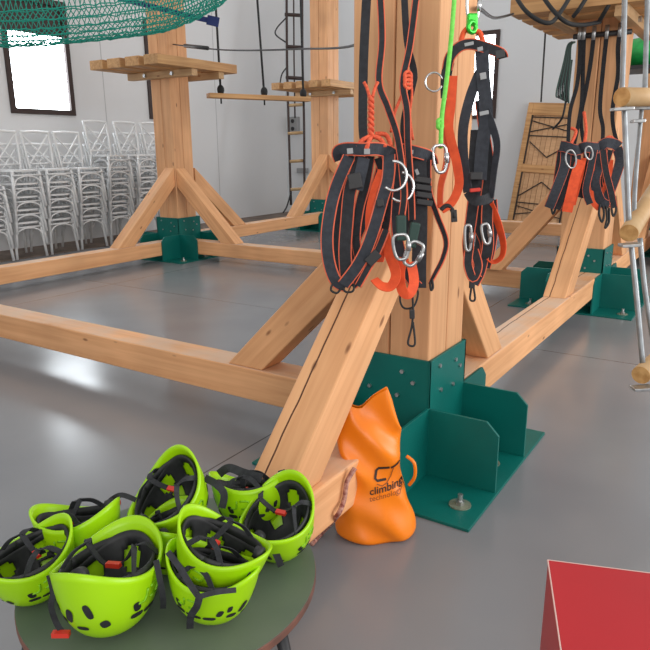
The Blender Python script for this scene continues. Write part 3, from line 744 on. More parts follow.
# ------------------------------------------------------------------ orange bag
bb = at_z(376, 532, 0) + FH*.01
bag = thing('gear_bag', bb, 'orange roll-top gear bag with black lettering beside the green bracket', 'bag')
DB = (bb - CAM).dot(CF)
def bag_outline():  # height, half-width, centre shift, half-depth
    return [(0, .120, .000, .085), (.012, .137, 0, .095), (.04, .138, .0, .095), (.10, .132, -.004, .088), (.16, .120, -.008, .078), (.215, .102, -.010, .068), (.26, .100, -.012, .066), (.31, .112, -.012, .062), (.36, .110, -.012, .052), (.41, .106, -.012, .036), (.455, .098, -.012, .020), (.478, .090, -.012, .012)]
prof_b = spline(bag_outline(), 4); NB = 64
def bagpt(p, j):
    z, hw, sh, dp = p; a = 2*pi*j/NB
    c_, s_ = cos(a), sin(a)
    x = hw*math.copysign(abs(c_)**.75, c_); y = dp*math.copysign(abs(s_)**.85, s_)
    # creases and dents in the coated fabric
    t = min(1, z/.478)
    y += .010*sin(9*x/.1*.5 + 14*t)*(.3 + .7*t)*(1 if s_ < 0 else .5) + .006*sin(23*t + 30*x)
    x += .006*sin(17*t + 3*a)
    zz = z
    if t > .80:   # uneven open lip: high on the right, lower on the left
        k = (t - .80)/.20; zz += k*(.060*(x + .02)/.09 if x > -.02 else 0) + k*(-.018*math.exp(-((x+.03)/.035)**2) + .012*math.exp(-((x+.08)/.02)**2)) - k*(.10*max(0, x - .066)/.03)
    return bb + RH*(x + sh - .02*t) + FH*(y + .03*t) + UP*zz
vs = [bagpt(p, j) for p in prof_b for j in range(NB)]; k = len(prof_b)
fs = [(i*NB+j, i*NB+(j+1) % NB, (i+1)*NB+(j+1) % NB, (i+1)*NB+j) for i in range(k-1) for j in range(NB)]
fs.append(tuple(range(NB))[::-1])
body = MB().add(vs, fs).build('bag_body', 'bag', bag, True)
body.modifiers.new('t', 'SOLIDIFY').thickness = .0015
bvh = BVHTree.FromPolygons([tuple(v) for v in vs], fs)
def lettering(text, size, cx, cz, mat, slant=0.0, bold=.0):
    cu = bpy.data.curves.new('lettering', 'FONT'); cu.body = text; cu.size = size; cu.align_x = 'LEFT'; cu.offset = bold; cu.resolution_u = 3
    tmp = bpy.data.objects.new('lettering_tmp', cu); COL.objects.link(tmp); dg = bpy.context.evaluated_depsgraph_get(); me = bpy.data.meshes.new_from_object(tmp.evaluated_get(dg))
    pts = [V(v.co) for v in me.vertices]; faces = [tuple(p.vertices) for p in me.polygons]
    bpy.data.objects.remove(tmp); bpy.data.curves.remove(cu); bpy.data.meshes.remove(me)
    return flat_print('lettering', [(p.x + cx, p.y + cz + slant*p.x) for p in pts], faces, mat)
def flat_print(name, xy, faces, mat):
    bm = bmesh.new(); vv = [bm.verts.new((x, y, 0)) for x, y in xy]
    for f in faces:
        try: bm.faces.new([vv[i] for i in f])
        except ValueError: pass
    bmesh.ops.triangulate(bm, faces=bm.faces)
    bmesh.ops.subdivide_edges(bm, edges=[e for e in bm.edges if e.calc_length() > .006], cuts=2, use_grid_fill=True)
    out = []; bm.verts.ensure_lookup_table(); bm.verts.index_update()
    for v in bm.verts:
        o = bb + RH*v.co.x + UP*v.co.y - FH*.5
        hit = bvh.ray_cast(o, FH); out.append((hit[0] if hit[0] else o + FH*.42) - FH*.0028)
    fs2 = [tuple(v.index for v in f.verts) for f in bm.faces]; bm.free()
    return MB().add(out, fs2).build(name, mat, bag)
def stroke_print(name, pts, w, mat):
    q = [V((p[0], p[1], 0)) for p in pts]; xy = []; fs = []
    for i, p in enumerate(q):
        t = (q[min(i+1, len(q)-1)] - q[max(i-1, 0)]).normalized(); nn = V((-t.y, t.x, 0))
        xy += [((p + nn*w/2).x, (p + nn*w/2).y), ((p - nn*w/2).x, (p - nn*w/2).y)]
    fs = [(2*i, 2*i+1, 2*i+3, 2*i+2) for i in range(len(q)-1)]
    return flat_print(name, xy, fs, mat)
LX, LZ = -.005, .225
stroke_print('printed_emblem', [(LX+.045, LZ+.045), (LX+.008, LZ+.042), (LX, LZ+.034), (LX-.004, LZ+.008), (LX+.004, LZ), (LX+.034, LZ+.003)], .0085, 'print')
stroke_print('printed_emblem', [(LX+.050, LZ+.043), (LX+.064, LZ+.049), (LX+.082, LZ+.060)], .008, 'print')
stroke_print('printed_emblem', [(LX+.002, LZ-.010), (LX+.020, LZ-.018), (LX+.036, LZ-.010), (LX+.050, LZ+.012), (LX+.060, LZ+.044)], .0035, 'printb')
lettering('climbing', .036, LX-.024, LZ-.048, 'print', .20, .0006)
lettering('technology', .026, LX-.024, LZ-.070, 'printb', .20)
q = spline([at_u(355, 468, -1.0), at_u(347, 482, -1.012), at_u(344, 500, -1.012), at_u(337, 516, -1.012), at_z(322, 533, .012), at_z(312, 544, .012)], 6)
MB().tube(q, .008, 8).build('draw_cord', 'pinkrope', bag, True)
q = spline([bb + RH*x + UP*z - FH*y for x, z, y in ((.10, .30, .02), (.125, .28, .035), (.128, .23, .035), (.112, .19, .02))], 5)
MB().tube(q, .006, 8).build('side_loop', 'bag', bag, True)

# ------------------------------------------------------------------ webbing helpers
def strap(name, parent, pts, w, mat, edge=True, th=.0028, twist=(0, 0), sub=6, edgemat='piping'):
    """webbing through (x, y, depth) sight points; twist in degrees about its run"""
    sp = spline(pts, sub); q = [at_d(p[0], p[1], p[2]) for p in sp]; n = len(q); wd = []
    for i in range(n):
        t = (q[min(i+1, n-1)] - q[max(i-1, 0)]).normalized(); view = (q[i] - CAM).normalized()
        w0 = t.cross(view).normalized(); a = radians(twist[0] + (twist[1]-twist[0])*i/max(1, n-1))
        wd.append((Matrix.Rotation(a, 3, t) @ w0).normalized())
    for i in range(1, n):
        if wd[i].dot(wd[i-1]) < 0: wd[i] = -wd[i]
    o = MB().ribbon(q, wd, w, th).build(name, mat, parent)
    if edge:
        mb = MB()
        for sgn in (-1, 1): mb.tube([q[i] + wd[i]*(sgn*w*.47) for i in range(n)], .0023, 5)
        mb.build('piping', edgemat, o, True)
    return o
def cordage(name, parent, pts, r, mat, sub=6, closed=False):
    return MB().tube([at_d(p[0], p[1], p[2]) for p in spline(pts, sub)], r, 7).build(name, mat, parent, True)
def ring(name, parent, x, y, d, R, r, mat, tilt=(0.2, 0.1), a0=0, a1=2*pi, sx=1.0):
    c = at_d(x, y, d); n = 30; e1 = (RH + FH*tilt[0]).normalized(); e2 = (UP + FH*tilt[1]).normalized()
    full = abs(a1 - a0 - 2*pi) < 1e-6
    pts = [c + e1*(R*sx*cos(a0 + (a1-a0)*k/n)) + e2*(R*sin(a0 + (a1-a0)*k/n)) for k in range(n + (0 if full else 1))]
    return MB().tube(pts, r, 8, closed=full).build(name, mat, parent, True)
def carabiner(name, parent, x, y, d, L_, W__, mat='steel', rot=0.0):
    c = at_d(x, y, d); e1 = (RH*cos(rot) + UP*sin(rot)); e2 = (UP*cos(rot) - RH*sin(rot)); pts = []
    for k in range(28):
        a = 2*pi*k/28; X = W__/2*math.copysign(abs(cos(a))**.6, cos(a))*(1 + .18*sin(a)); Y = L_/2*math.copysign(abs(sin(a))**.8, sin(a)); pts.append(c + e1*X + e2*Y)
    o = MB().tube(pts, .0055, 8, closed=True).build(name, mat, parent, True)
    MB().tube([c + e1*W__*.5 - e2*L_*.18, c + e1*W__*.54 + e2*L_*.2], .008, 10).build('gate_sleeve', mat, o, True)
    return o
def block(name, parent, x, y, d, w, h, t, mat, rot=0.0):
    c = at_d(x, y, d); e1 = RH*cos(rot) + UP*sin(rot); e2 = UP*cos(rot) - RH*sin(rot); e3 = e1.cross(e2)
    mt = Matrix((e1, e2, e3)).transposed().to_4x4(); mt.translation = c
    return MB().box((-w/2, -h/2, -t/2), (w/2, h/2, t/2), mt).build(name, mat, parent, bevel=min(w, h, t)*.2)

# ------------------------------------------------------------------ harness hanging left on the front post
D = 2.02
ha = thing('climbing_harness', at_d(362, 140, D), 'black and orange harness hanging leftmost on the front post', 'harness', 'harnesses on the front post')
strap('waist_belt', ha, [(340, 160, D+.04), (338, 152, D+.02), (346, 149, D), (362, 149.5, D-.03), (378, 149, D-.02), (391, 153, D+.02), (394, 160, D+.05)], .038, 'navy')
strap('leg_loop', ha, [(349, 157, D), (338, 182, D-.01), (331, 206, D-.02), (327, 236, D-.02), (329, 262, D-.01), (336, 281, D), (346, 286, D+.01)], .038, 'navy', twist=(0, 15))
strap('leg_loop', ha, [(389, 155, D), (388, 178, D-.03), (382, 200, D-.04), (374, 228, D-.04), (366, 250, D-.03), (356, 268, D-.02), (343, 285, D)], .038, 'navy', twist=(10, -15))
strap('riser_strap', ha, [(362, 156, D+.02), (356, 172, D+.01), (350, 190, D), (347, 220, D), (345, 252, D), (347, 284, D+.01)], .040, 'black')
strap('riser_strap', ha, [(370, 156, D+.05), (366, 182, D+.06), (359, 210, D+.06), (356, 240, D+.05), (362, 270, D+.04)], .034, 'black', twist=(20, 40))
strap('buckle_strap', ha, [(364, 158, D-.02), (361, 172, D-.03), (357, 190, D-.03)], .036, 'navy', edge=False)
strap('tape_sling', ha, [(382, 170, D), (374, 190, D-.01), (369, 212, D), (369, 235, D), (376, 256, D+.01)], .026, 'strapo', edge=False, twist=(30, 60))
strap('tape_sling', ha, [(384, 232, D+.03), (390, 255, D+.02), (396, 274, D+.01), (391, 286, D), (382, 286, D), (374, 279, D+.01)], .034, 'strapo', edge=False, twist=(10, 50))
strap('gear_strap', ha, [(378, 158, D+.03), (384, 180, D+.05), (380, 210, D+.05), (372, 246, D+.05), (360, 276, D+.04), (352, 286, D+.02)], .030, 'black', twist=(30, 20))
strap('gear_strap', ha, [(386, 230, D-.01), (378, 250, D-.02), (368, 268, D-.02), (358, 286, D-.01)], .022, 'black', twist=(0, 30))
cordage('elastic_cord', ha, [(333, 283, D), (331, 290, D), (337, 293, D), (342, 288, D), (346, 292, D), (353, 291, D), (354, 284, D)], .0035, 'ropek')
for (x, y, r) in ((350, 151, .1), (367, 151.5, 0), (357, 176, .3), (352, 186, .2)): block('label_patch' if y < 160 else 'buckle', ha, x, y, D-.05, .018, .016, .003, 'box' if y < 160 else 'dark', r)
block('buckle', ha, 355, 181, D-.045, .040, .045, .012, 'dark', .2); block('buckle', ha, 380, 203, D-.06, .022, .022, .014, 'dark', .2); block('buckle', ha, 373, 258, D-.04, .045, .030, .01, 'dark', .8)
strap('gear_strap', ha, [(353, 156, D+.06), (343, 185, D+.07), (338, 220, D+.07), (338, 255, D+.06), (342, 284, D+.04)], .032, 'black', twist=(20, 35))
strap('gear_strap', ha, [(384, 156, D+.05), (378, 180, D+.06), (366, 215, D+.08), (352, 250, D+.08), (349, 284, D+.05)], .034, 'navy', twist=(-20, 20))
strap('gear_strap', ha, [(391, 165, D+.04), (388, 195, D+.05), (386, 222, D+.05), (381, 246, D+.04)], .030, 'black', twist=(10, 30))
strap('tape_sling', ha, [(387, 190, D+.06), (380, 215, D+.06), (384, 240, D+.06), (380, 262, D+.05)], .026, 'strapo', edge=False, twist=(20, 40))
# twisted orange hanging rope of this harness
mb = MB()
for ph in (0, pi):
    mb.tube([at_d(371 + 1.7*cos(k*.55 + ph), 96 + k*1.0, D + .01*sin(k*.55 + ph)) for k in range(44)], .006, 7)
tr = mb.build('hanging_rope', 'ropeo', ha, True)
for s_ in (-1, 1): cordage('hanging_rope', ha, [(371 + s_*1.5, 97, D), (371 + s_*4, 88, D), (371 + s_*7, 82, D)], .005, 'ropeo')
for pts in ([(371, 136, D), (363, 140, D-.02), (357, 147, D-.02)], [(371, 136, D), (368, 144, D-.03), (366, 150, D-.03)], [(372, 136, D), (380, 139, D), (385, 147, D-.01)], [(375, 134, D+.03), (386, 135, D+.03), (391, 146, D+.03)]):
    cordage('hanging_loop', ha, pts, .0075, 'ropeo')

# second harness, behind and right
D2 = 2.10
hb = thing('climbing_harness', at_d(412, 150, D2), 'black and orange harness hanging in the middle of the front post', 'harness', 'harnesses on the front post')
strap('waist_belt', hb, [(396, 150, D2), (406, 150, D2-.03), (420, 153, D2-.03), (430, 157, D2), (433, 165, D2+.03)], .036, 'navy')
strap('riser_strap', hb, [(419, 158, D2-.01), (420, 190, D2-.01), (420, 230, D2), (419, 262, D2), (419, 288, D2)], .046, 'black', edge=False)
strap('leg_loop', hb, [(402, 156, D2+.01), (398, 185, D2+.02), (396, 215, D2+.02), (399, 246, D2+.02), (408, 274, D2+.01), (418, 287, D2)], .034, 'navy')
strap('leg_loop', hb, [(428, 160, D2), (429, 190, D2+.02), (437, 215, D2+.02), (446, 240, D2), (443, 258, D2), (434, 276, D2+.01), (430, 284, D2+.01)], .020, 'black', twist=(20, 60))
strap('riser_strap', hb, [(412, 158, D2+.03), (411, 200, D2+.04), (410, 240, D2+.03)], .036, 'black')
for k in range(4): block('buckle', hb, 423 + .5*k, 180 + 7.5*k, D2-.03, .050, .018, .014, 'dark', -.15)
block('label_patch', hb, 411, 152, D2-.06, .014, .012, .003, 'box'); block('label_patch', hb, 417, 172, D2-.04, .010, .018, .003, 'box', .4)
strap('tape_sling', hb, [(404, 258, D2-.05), (400, 272, D2-.06), (402, 290, D2-.06), (409, 294, D2-.06), (414, 282, D2-.05), (411, 262, D2-.05)], .032, 'strapo', edge=False, twist=(20, 20))
cordage('elastic_cord', hb, [(405, 282, D2-.02), (400, 298, D2-.02), (404, 308, D2-.02), (414, 306, D2-.02), (418, 292, D2-.02), (412, 284, D2-.02)], .0032, 'ropek')
cordage('elastic_cord', hb, [(411, 284, D2-.03), (413, 305, D2-.03), (412, 325, D2-.02), (408, 342, D2-.02), (411, 346, D2-.02), (415, 343, D2-.02), (413, 322, D2-.02)], .0035, 'ropek')
cordage('elastic_cord', hb, [(430, 282, D2), (431, 290, D2), (433, 287, D2), (432, 279, D2)], .004, 'ropek')
block('cord_lock', hb, 412, 314, D2-.03, .016, .03, .012, 'dark', .05)

# lanyards with green-sleeved connectors
def lanyard(label, path, cx, cy, d, rot, w=.022):
    ly = thing('lanyard', at_d(*path[0]), label, 'lanyard', 'lanyards on the front post')
    strap('webbing', ly, path, w, 'black', edgemat='piping', edge=True, twist=(15, 35))
    c = carabiner('connector', ly, cx, cy + 19, d, .075, .044, 'zinc', rot)
    block('green_sleeve', ly, cx, cy, d - .005, .030, .075, .022, 'sleeve', rot*.4)
    return ly
DY = 1.96
lanyard('black lanyard with green-sleeved connector, left of the pair on front post', [(380, -10, 2.14), (382, 40, 2.12), (379, 82, 2.10), (388, 108, 2.05), (398, 140, 2.02), (404, 190, DY), (402, 215, DY)], 401, 228, DY, .1)
lanyard('black lanyard with green-sleeved connector, right of the pair on front post', [(417, -10, 2.14), (410, 45, 2.12), (403, 82, 2.10), (407, 110, 2.06), (408, 145, 2.02), (411, 190, DY+.02), (412, 220, DY+.02)], 413, 235, DY+.02, -.45)
def hang(label, path, w=.026, mat='black', tw=(10, 30)):
    o = strap('hanging_sling', None, path, w, mat, edge=False, twist=tw); return tag(o, label, 'sling', 'black slings on the front post')
hang('black webbing sling along the left edge of the front post', [(367, -10, 2.16), (364, 50, 2.15), (363, 90, 2.14), (363, 130, 2.10), (366, 148, 2.06)], .030)
hang('short black sling crossing behind the right lanyard', [(404, -10, 2.16), (407, 40, 2.15), (414, 72, 2.14), (412, 88, 2.13), (404, 120, 2.11), (404, 148, 2.10)], .022)
og = thing('rope_sling', at_d(408, 80, 2.12), 'thin orange rope sling knotted on the front post', 'sling')
cordage('rope', og, [(408, 74, 2.1), (403, 92, 2.11), (395, 112, 2.11), (391, 132, 2.1)], .005, 'ropeo'); cordage('rope', og, [(409, 72, 2.1), (412, 92, 2.1), (410, 115, 2.1), (413, 140, 2.1)], .004, 'ropeo')
for k in range(3): ring('knot', og, 408, 76 + 4*k, 2.09, .014, .005, 'ropeo', (.6, .2))
rg = thing('metal_ring', at_d(400, 177, 1.95), 'open silver ring before the leftmost harness, upper of the two', 'ring', 'silver rings on the front harnesses')
ring('band', rg, 394, 176, 1.94, .042, .0045, 'steel', (.1, .1), -2.3, 1.7, .9)
rg = thing('metal_ring', at_d(404, 186, 1.95), 'open silver ring before the middle harness, lower of the two', 'ring', 'silver rings on the front harnesses')
ring('band', rg, 401, 187, 1.96, .042, .0045, 'steel', (.1, .1), -2.3, 1.5, .9)

# ------------------------------------------------------------------ full body harness on the lime connector
DH = 2.22
hc = thing('body_harness', at_d(471, 40, DH), 'full-body harness hanging open from a lime connector right of front post', 'harness', 'harnesses on the front post')
strap('shoulder_yoke', hc, [(447, 70, DH), (450, 57, DH-.02), (459, 47, DH-.03), (470, 44, DH-.03), (484, 47, DH-.03), (500, 53, DH-.01), (503, 58, DH+.02)], .034, 'black', twist=(0, 10))
strap('chest_strap', hc, [(449, 62, DH), (446, 78, DH), (446, 98, DH+.01)], .036, 'black', edge=False)
strap('chest_strap', hc, [(453, 76, DH-.01), (451, 105, DH-.02), (449, 130, DH-.02), (456, 160, DH-.02), (459, 184, DH-.02), (452, 202, DH-.02), (441, 210, DH-.02)], .030, 'strapo', edge=False, twist=(0, 25))
strap('chest_strap', hc, [(450, 100, DH), (447, 125, DH), (447, 160, DH), (441, 185, DH), (440, 208, DH)], .022, 'strapo', twist=(0, 40))
strap('back_strap', hc, [(482, 50, DH-.02), (483, 75, DH-.02), (485, 96, DH-.02), (486, 118, DH-.01), (482, 150, DH), (480, 180, DH)], .044, 'navy', edge=False)
strap('back_strap', hc, [(486, 110, DH-.01), (493, 128, DH-.02), (497, 146, DH-.02), (494, 172, DH-.01), (491, 198, DH)], .026, 'navy', twist=(20, 50), edge=False)
strap('back_strap', hc, [(480, 72, DH), (470, 98, DH), (463, 130, DH), (464, 165, DH), (468, 192, DH)], .034, 'navy', edge=False, twist=(0, 30))
strap('back_strap', hc, [(480, 100, DH+.03), (484, 130, DH+.03), (489, 165, DH+.03), (485, 200, DH+.02)], .034, 'black', twist=(0, 20))
strap('back_strap', hc, [(476, 130, DH+.04), (474, 160, DH+.03), (472, 196, DH+.02)], .036, 'black', edge=False)
cordage('hanging_loop', hc, [(460, 46, DH), (463, 34, DH), (467, 29, DH), (470, 32, DH)], .009, 'strapo'); cordage('hanging_loop', hc, [(476, 31, DH), (480, 33, DH), (483, 42, DH), (484, 48, DH)], .009, 'strapo')
ring('side_ring', hc, 434, 82, DH-.02, .030, .0035, 'steel', (.2, .1), .3, 5.9)
for (x, y, w, h) in ((469, 44, .03, .015), (480, 49, .018, .018), (483, 76, .02, .03), (484, 113, .03, .018), (500, 54, .03, .035)): block('buckle', hc, x, y, DH-.06, w, h*.7, .006, 'dark' if x > 490 else 'box', .2)
block('buckle', hc, 476, 176, DH-.03, .04, .025, .015, 'dark', 0); block('buckle', hc, 475, 190, DH-.03, .035, .012, .012, 'redclip', .1)
strap('leg_strap', hc, [(468, 192, DH), (474, 200, DH-.02), (484, 200, DH-.02), (492, 196, DH)], .032, 'black', edge=False)
cordage('strap_tail', hc, [(441, 210, DH-.02), (446, 206, DH-.02), (451, 208, DH-.02), (455, 218, DH-.02)], .008, 'ropek'); block('strap_end', hc, 454, 216, DH-.02, .02, .04, .008, 'dark', .1)
cn = thing('lime_connector', at_d(472, 22, DH), 'lime green swivel connector holding up the full-body harness', 'connector')
block('swivel_body', cn, 472, 20, DH, .036, .040, .03, 'lime'); ring('eye', cn, 472, 27, DH-.01, .017, .008, 'lime', (.5, .1), sx=.9)
carabiner('hook', cn, 473, 6, DH, .10, .04, 'steel', .02)
cordage('cord', cn, [(474, -12, DH), (473.5, -5, DH)], .01, 'ropek')
gr = thing('lime_rope', at_d(447, 70, 2.15), 'lime green rope with steel karabiner hanging before the front post', 'rope')
cordage('rope', gr, [(455, -10, 2.13), (451, 40, 2.12), (446, 85, 2.11), (442, 115, 2.11), (440.5, 148, 2.11)], .0075, 'ropeg')
ring('knot', gr, 440, 122, 2.11, .007, .007, 'ropeg'); ring('knot', gr, 440, 126, 2.11, .007, .007, 'ropeg')
carabiner('karabiner', gr, 440, 159, 2.10, .085, .042, 'steel', .12)

# lower harness bundle right of the post
DJ = 2.34
hd = thing('climbing_harness', at_d(484, 205, DJ), 'dark harness bundle hanging lowest right of the front post', 'harness', 'harnesses on the front post')
strap('riser_strap', hd, [(474, 196, DJ), (471, 220, DJ), (468, 245, DJ), (472, 272, DJ), (478, 280, DJ)], .040, 'black', twist=(0, 30))
strap('riser_strap', hd, [(488, 198, DJ), (487, 220, DJ-.02), (488, 244, DJ-.02), (485, 262, DJ)], .040, 'black')
strap('leg_loop', hd, [(480, 200, DJ+.02), (478, 225, DJ+.02), (485, 245, DJ), (481, 270, DJ), (474, 284, DJ)], .034, 'navy', twist=(30, 0))
strap('leg_loop', hd, [(469, 250, DJ-.02), (468, 265, DJ-.02), (473, 278, DJ-.02), (478, 266, DJ-.02), (474, 250, DJ-.01)], .030, 'black')
strap('tape_sling', hd, [(490, 204, DJ-.01), (497, 220, DJ-.02), (503, 242, DJ-.02), (502, 256, DJ-.01), (494, 262, DJ), (487, 258, DJ)], .034, 'strapo', edge=False, twist=(40, 75))
strap('riser_strap', hd, [(480, 204, DJ+.05), (483, 235, DJ+.05), (478, 265, DJ+.04)], .05, 'black', edge=False)
strap('riser_strap', hd, [(476, 205, DJ+.07), (470, 235, DJ+.08), (469, 268, DJ+.06)], .034, 'navy', twist=(0, 20))
strap('riser_strap', hd, [(493, 200, DJ+.05), (494, 225, DJ+.05), (491, 250, DJ+.04), (486, 268, DJ+.04)], .030, 'navy', twist=(20, 0))
strap('riser_strap', hd, [(481, 130, DJ+.02), (479, 165, DJ+.03), (478, 205, DJ+.03)], .030, 'navy', twist=(20, 0))
carabiner('connector', hd, 468, 238, DJ-.04, .09, .022, 'zinc', .05); carabiner('connector', hd, 486, 234, DJ-.05, .07, .026, 'zinc', .2)
cordage('elastic_cord', hd, [(473, 275, DJ), (471, 290, DJ), (470, 299, DJ), (473, 301, DJ), (475, 298, DJ), (473, 284, DJ)], .0038, 'ropek'); block('cord_lock', hd, 472, 284, DJ-.01, .02, .03, .012, 'dark')

# ------------------------------------------------------------------ harness bundles and ropes on the right-hand post
DR = 4.72
def bundle(label, parts, belt, cords=()):
    h = thing('climbing_harness', at_d(*belt[0]), label, 'harness', 'harnesses on the right-hand post')
    strap('waist_belt', h, belt, .075, 'navy')
    for nm, pts, w, mt, tw in parts: strap(nm, h, pts, w, mt, edge=(mt != 'strapo'), twist=tw)
    for pts in cords: cordage('elastic_cord', h, pts, .008, 'ropek')
    return h
bundle('dark harness hanging leftmost on the right-hand post', [
  ('leg_loop', [(566, 148, DR), (565, 165, DR-.03), (560, 180, DR-.05), (553, 198, DR-.05), (549, 208, DR-.03)], .075, 'navy', (0, 20)),
  ('leg_loop', [(572, 150, DR), (570, 172, DR-.04), (563, 192, DR-.05), (556, 209, DR-.03)], .07, 'black', (0, 10)),
  ('riser_strap', [(562, 150, DR+.03), (559, 170, DR+.02), (557, 186, DR+.02)], .06, 'black', (0, 20)),
  ('tape_sling', [(558, 170, DR+.05), (556, 180, DR+.05), (556, 188, DR+.05)], .04, 'strapo', (20, 20))],
  [(560, 146, DR), (566, 147, DR-.04), (576, 150, DR-.05), (583, 148, DR-.02)], [[(551, 207, DR), (553, 214, DR), (556, 208, DR)]])
bundle('orange-slinged harness hanging in the middle of the right-hand post', [
  ('tape_sling', [(581, 160, DR-.06), (576, 175, DR-.08), (571, 195, DR-.09), (567, 212, DR-.08)], .07, 'strapo', (0, 10)),
  ('tape_sling', [(584, 158, DR-.04), (580, 178, DR-.06), (573, 205, DR-.06)], .035, 'strapo', (20, 10)), ('leg_loop', [(577, 154, DR-.02), (575, 175, DR-.02), (566, 200, DR-.03)], .06, 'navy', (0, 10)), ('leg_loop', [(594, 150, DR-.06), (590, 170, DR-.07), (586, 190, DR-.07), (590, 204, DR-.06)], .05, 'navy', (10, 10)),
  ('riser_strap', [(590, 152, DR), (588, 172, DR), (584, 192, DR), (582, 198, DR)], .09, 'black', (0, 10)),
  ('tape_sling', [(593, 160, DR-.04), (591, 180, DR-.05), (592, 200, DR-.05), (599, 209, DR-.05)], .035, 'strapo', (0, 0))],
  [(578, 150, DR-.02), (585, 147, DR-.06), (596, 148, DR-.05), (602, 147, DR-.02)])
bundle('dark harness hanging rightmost on the right-hand post', [
  ('leg_loop', [(603, 148, DR-.02), (599, 165, DR-.05), (595, 182, DR-.07), (600, 200, DR-.06), (607, 205, DR-.05)], .07, 'navy', (0, 15)),
  ('leg_loop', [(617, 148, DR-.02), (620, 160, DR-.02), (615, 178, DR-.05), (608, 196, DR-.06), (604, 206, DR-.05)], .07, 'navy', (10, 0)),
  ('riser_strap', [(603, 150, DR-.08), (606, 172, DR-.08), (611, 192, DR-.08), (614, 208, DR-.07)], .045, 'black', (0, 0)),
  ('tape_sling', [(611, 160, DR-.03), (609, 175, DR-.04), (604, 190, DR-.04), (601, 205, DR-.04)], .035, 'strapo', (10, 0)), ('riser_strap', [(610, 150, DR-.04), (604, 170, DR-.03), (603, 190, DR-.03), (608, 208, DR-.04)], .05, 'black', (10, 0)), ('riser_strap', [(598, 150, DR-.02), (598, 175, DR-.02), (602, 200, DR-.03)], .05, 'black', (0, 10))],
  [(600, 147, DR-.04), (606, 143, DR-.06), (614, 144, DR-.05), (619, 147, DR-.02)],
  [[(600, 204, DR-.06), (599, 214, DR-.06), (602, 222, DR-.06), (604, 214, DR-.06), (603, 206, DR-.06)], [(606, 206, DR-.06), (607, 218, DR-.06), (605, 228, DR-.06), (609, 222, DR-.06), (609, 208, DR-.06)], [(611, 205, DR-.06), (613, 216, DR-.06), (616, 210, DR-.06), (615, 196, DR-.06)]])
for i, (x, y, r_, lb) in enumerate(((571, 159, .075, 'large silver ring among right-hand post harnesses, left one'), (589, 153, .055, 'smaller silver ring among right-hand post harnesses, middle one'))):
    g = thing('metal_ring', at_d(x, y, DR-.12), lb, 'ring', 'silver rings on the right-hand post'); ring('band', g, x, y, DR-.12, r_*.9, .006, 'zinc', (.6, .5), 0, 2*pi, .8)
lrl = tag(MB().tube([V((RU - HP - .02, RV - HP - .035, 2.155)), V((RU + HP + .05, RV - HP - .035, 2.155))], .02, 8).build('hanging_rail', 'dark', smooth=True), 'dark metal rail under the platform holding the right-hand post lanyards', 'rail')
def dv(x, y, off): return (RV - HP - off)/ray(x, y).y
LN = [([(580, 33), (580, 55), (577, 85), (570, 112), (568, 146)], 'first'), ([(584, 33), (583, 65), (582, 100), (579, 120), (574, 146)], 'second'), ([(594, 33), (591, 60), (586, 90), (581, 118), (584, 146)], 'third'),
      ([(607, 32), (603, 70), (600, 108), (603, 128), (602, 146)], 'fourth'), ([(620, 30), (618, 48), (618, 75), (613, 105), (613, 125), (618, 146)], 'fifth')]
for pts, o_ in LN:
    pts = [(x, y, dv(x, y, .05 + .13*max(0, (y-60)/90))) for x, y in pts]
    l = thing('lanyard', at_d(*pts[0]), 'black lanyard from platform bolts on the right-hand post, %s from left' % o_, 'lanyard', 'lanyards on the right-hand post')
    strap('webbing', l, pts, .034, 'black', edge=False, twist=(20, 40))
    a = at_d(*pts[0]); MB().tube([a + UP*.05, a - UP*.05], .016, 8).build('shackle', 'zinc', l, True)
for pts in ([(571, 128, 4.8), (576, 132, 4.78), (570, 146, 4.72)], [(584, 112, 4.82), (586, 130, 4.78), (584, 146, 4.74)], [(604, 146, 4.7), (607, 138, 4.72), (612, 138, 4.72), (617, 146, 4.7)]):
    tag(cordage('rope_loop', None, pts, .012, 'ropeo'), {571: 'orange rope loop above the leftmost harness of right-hand post', 584: 'orange rope loop above the middle harness of right-hand post', 604: 'orange rope loop above the rightmost harness of right-hand post'}[pts[0][0]], 'rope', 'orange rope loops on the right-hand post')
cb = thing('rope_coil', at_d(568, 48, 4.9), 'coil of thin dark ropes hanging left of the right-hand post', 'rope')
for k in range(7):
    x0 = 571 - k*.6; w = 3 + k*1.5; cordage('strand', cb, [(x0+4, 42, 4.9), (x0, 46, 4.88), (x0-w*.3, 62, 4.87), (x0-w*.9, 85 + k, 4.87), (x0-w*.8, 103 - k, 4.88), (x0-2, 88, 4.9), (x0+1, 60, 4.9)], .006, 'ropek' if k % 2 else 'sleeve')
cordage('strand', cb, [(566, 100, 4.95), (562, 118, 5.0), (553, 129, 5.2)], .008, 'ropek')
for pts, lb in (([(513, -8, 4.7), (525, 10, 4.55), (540, 21, 4.5), (552, 22, 4.5), (562, 10, 4.55), (573, -8, 4.6)], 'thick black cable sagging lowest in front of the right-hand platform'),
                ([(540, -8, 4.65), (552, 9, 4.55), (566, 22, 4.5), (582, 25, 4.6), (600, 22, 4.75)], 'black cable curving under the right-hand platform toward the post'),
                ([(590, -8, 4.6), (580, 8, 4.6), (573, 17, 4.65)], 'short black cable slanting over the middle of right-hand platform'),
                ([(616, -8, 4.6), (607, 8, 4.6), (600, 20, 4.7)], 'short black cable slanting over the right part of platform')):
    tag(cordage('black_cable', None, pts, .015, 'ropek'), lb, 'cable', 'black cables over the right-hand platform')
wire('drop_cord', [at_d(546, 22, 5.9), at_d(545, 38, 6.0), at_d(541, 102, 6.1)], .008, 'dark', 'thin dark cord dropping from right-hand platform to the gate', 'cord')
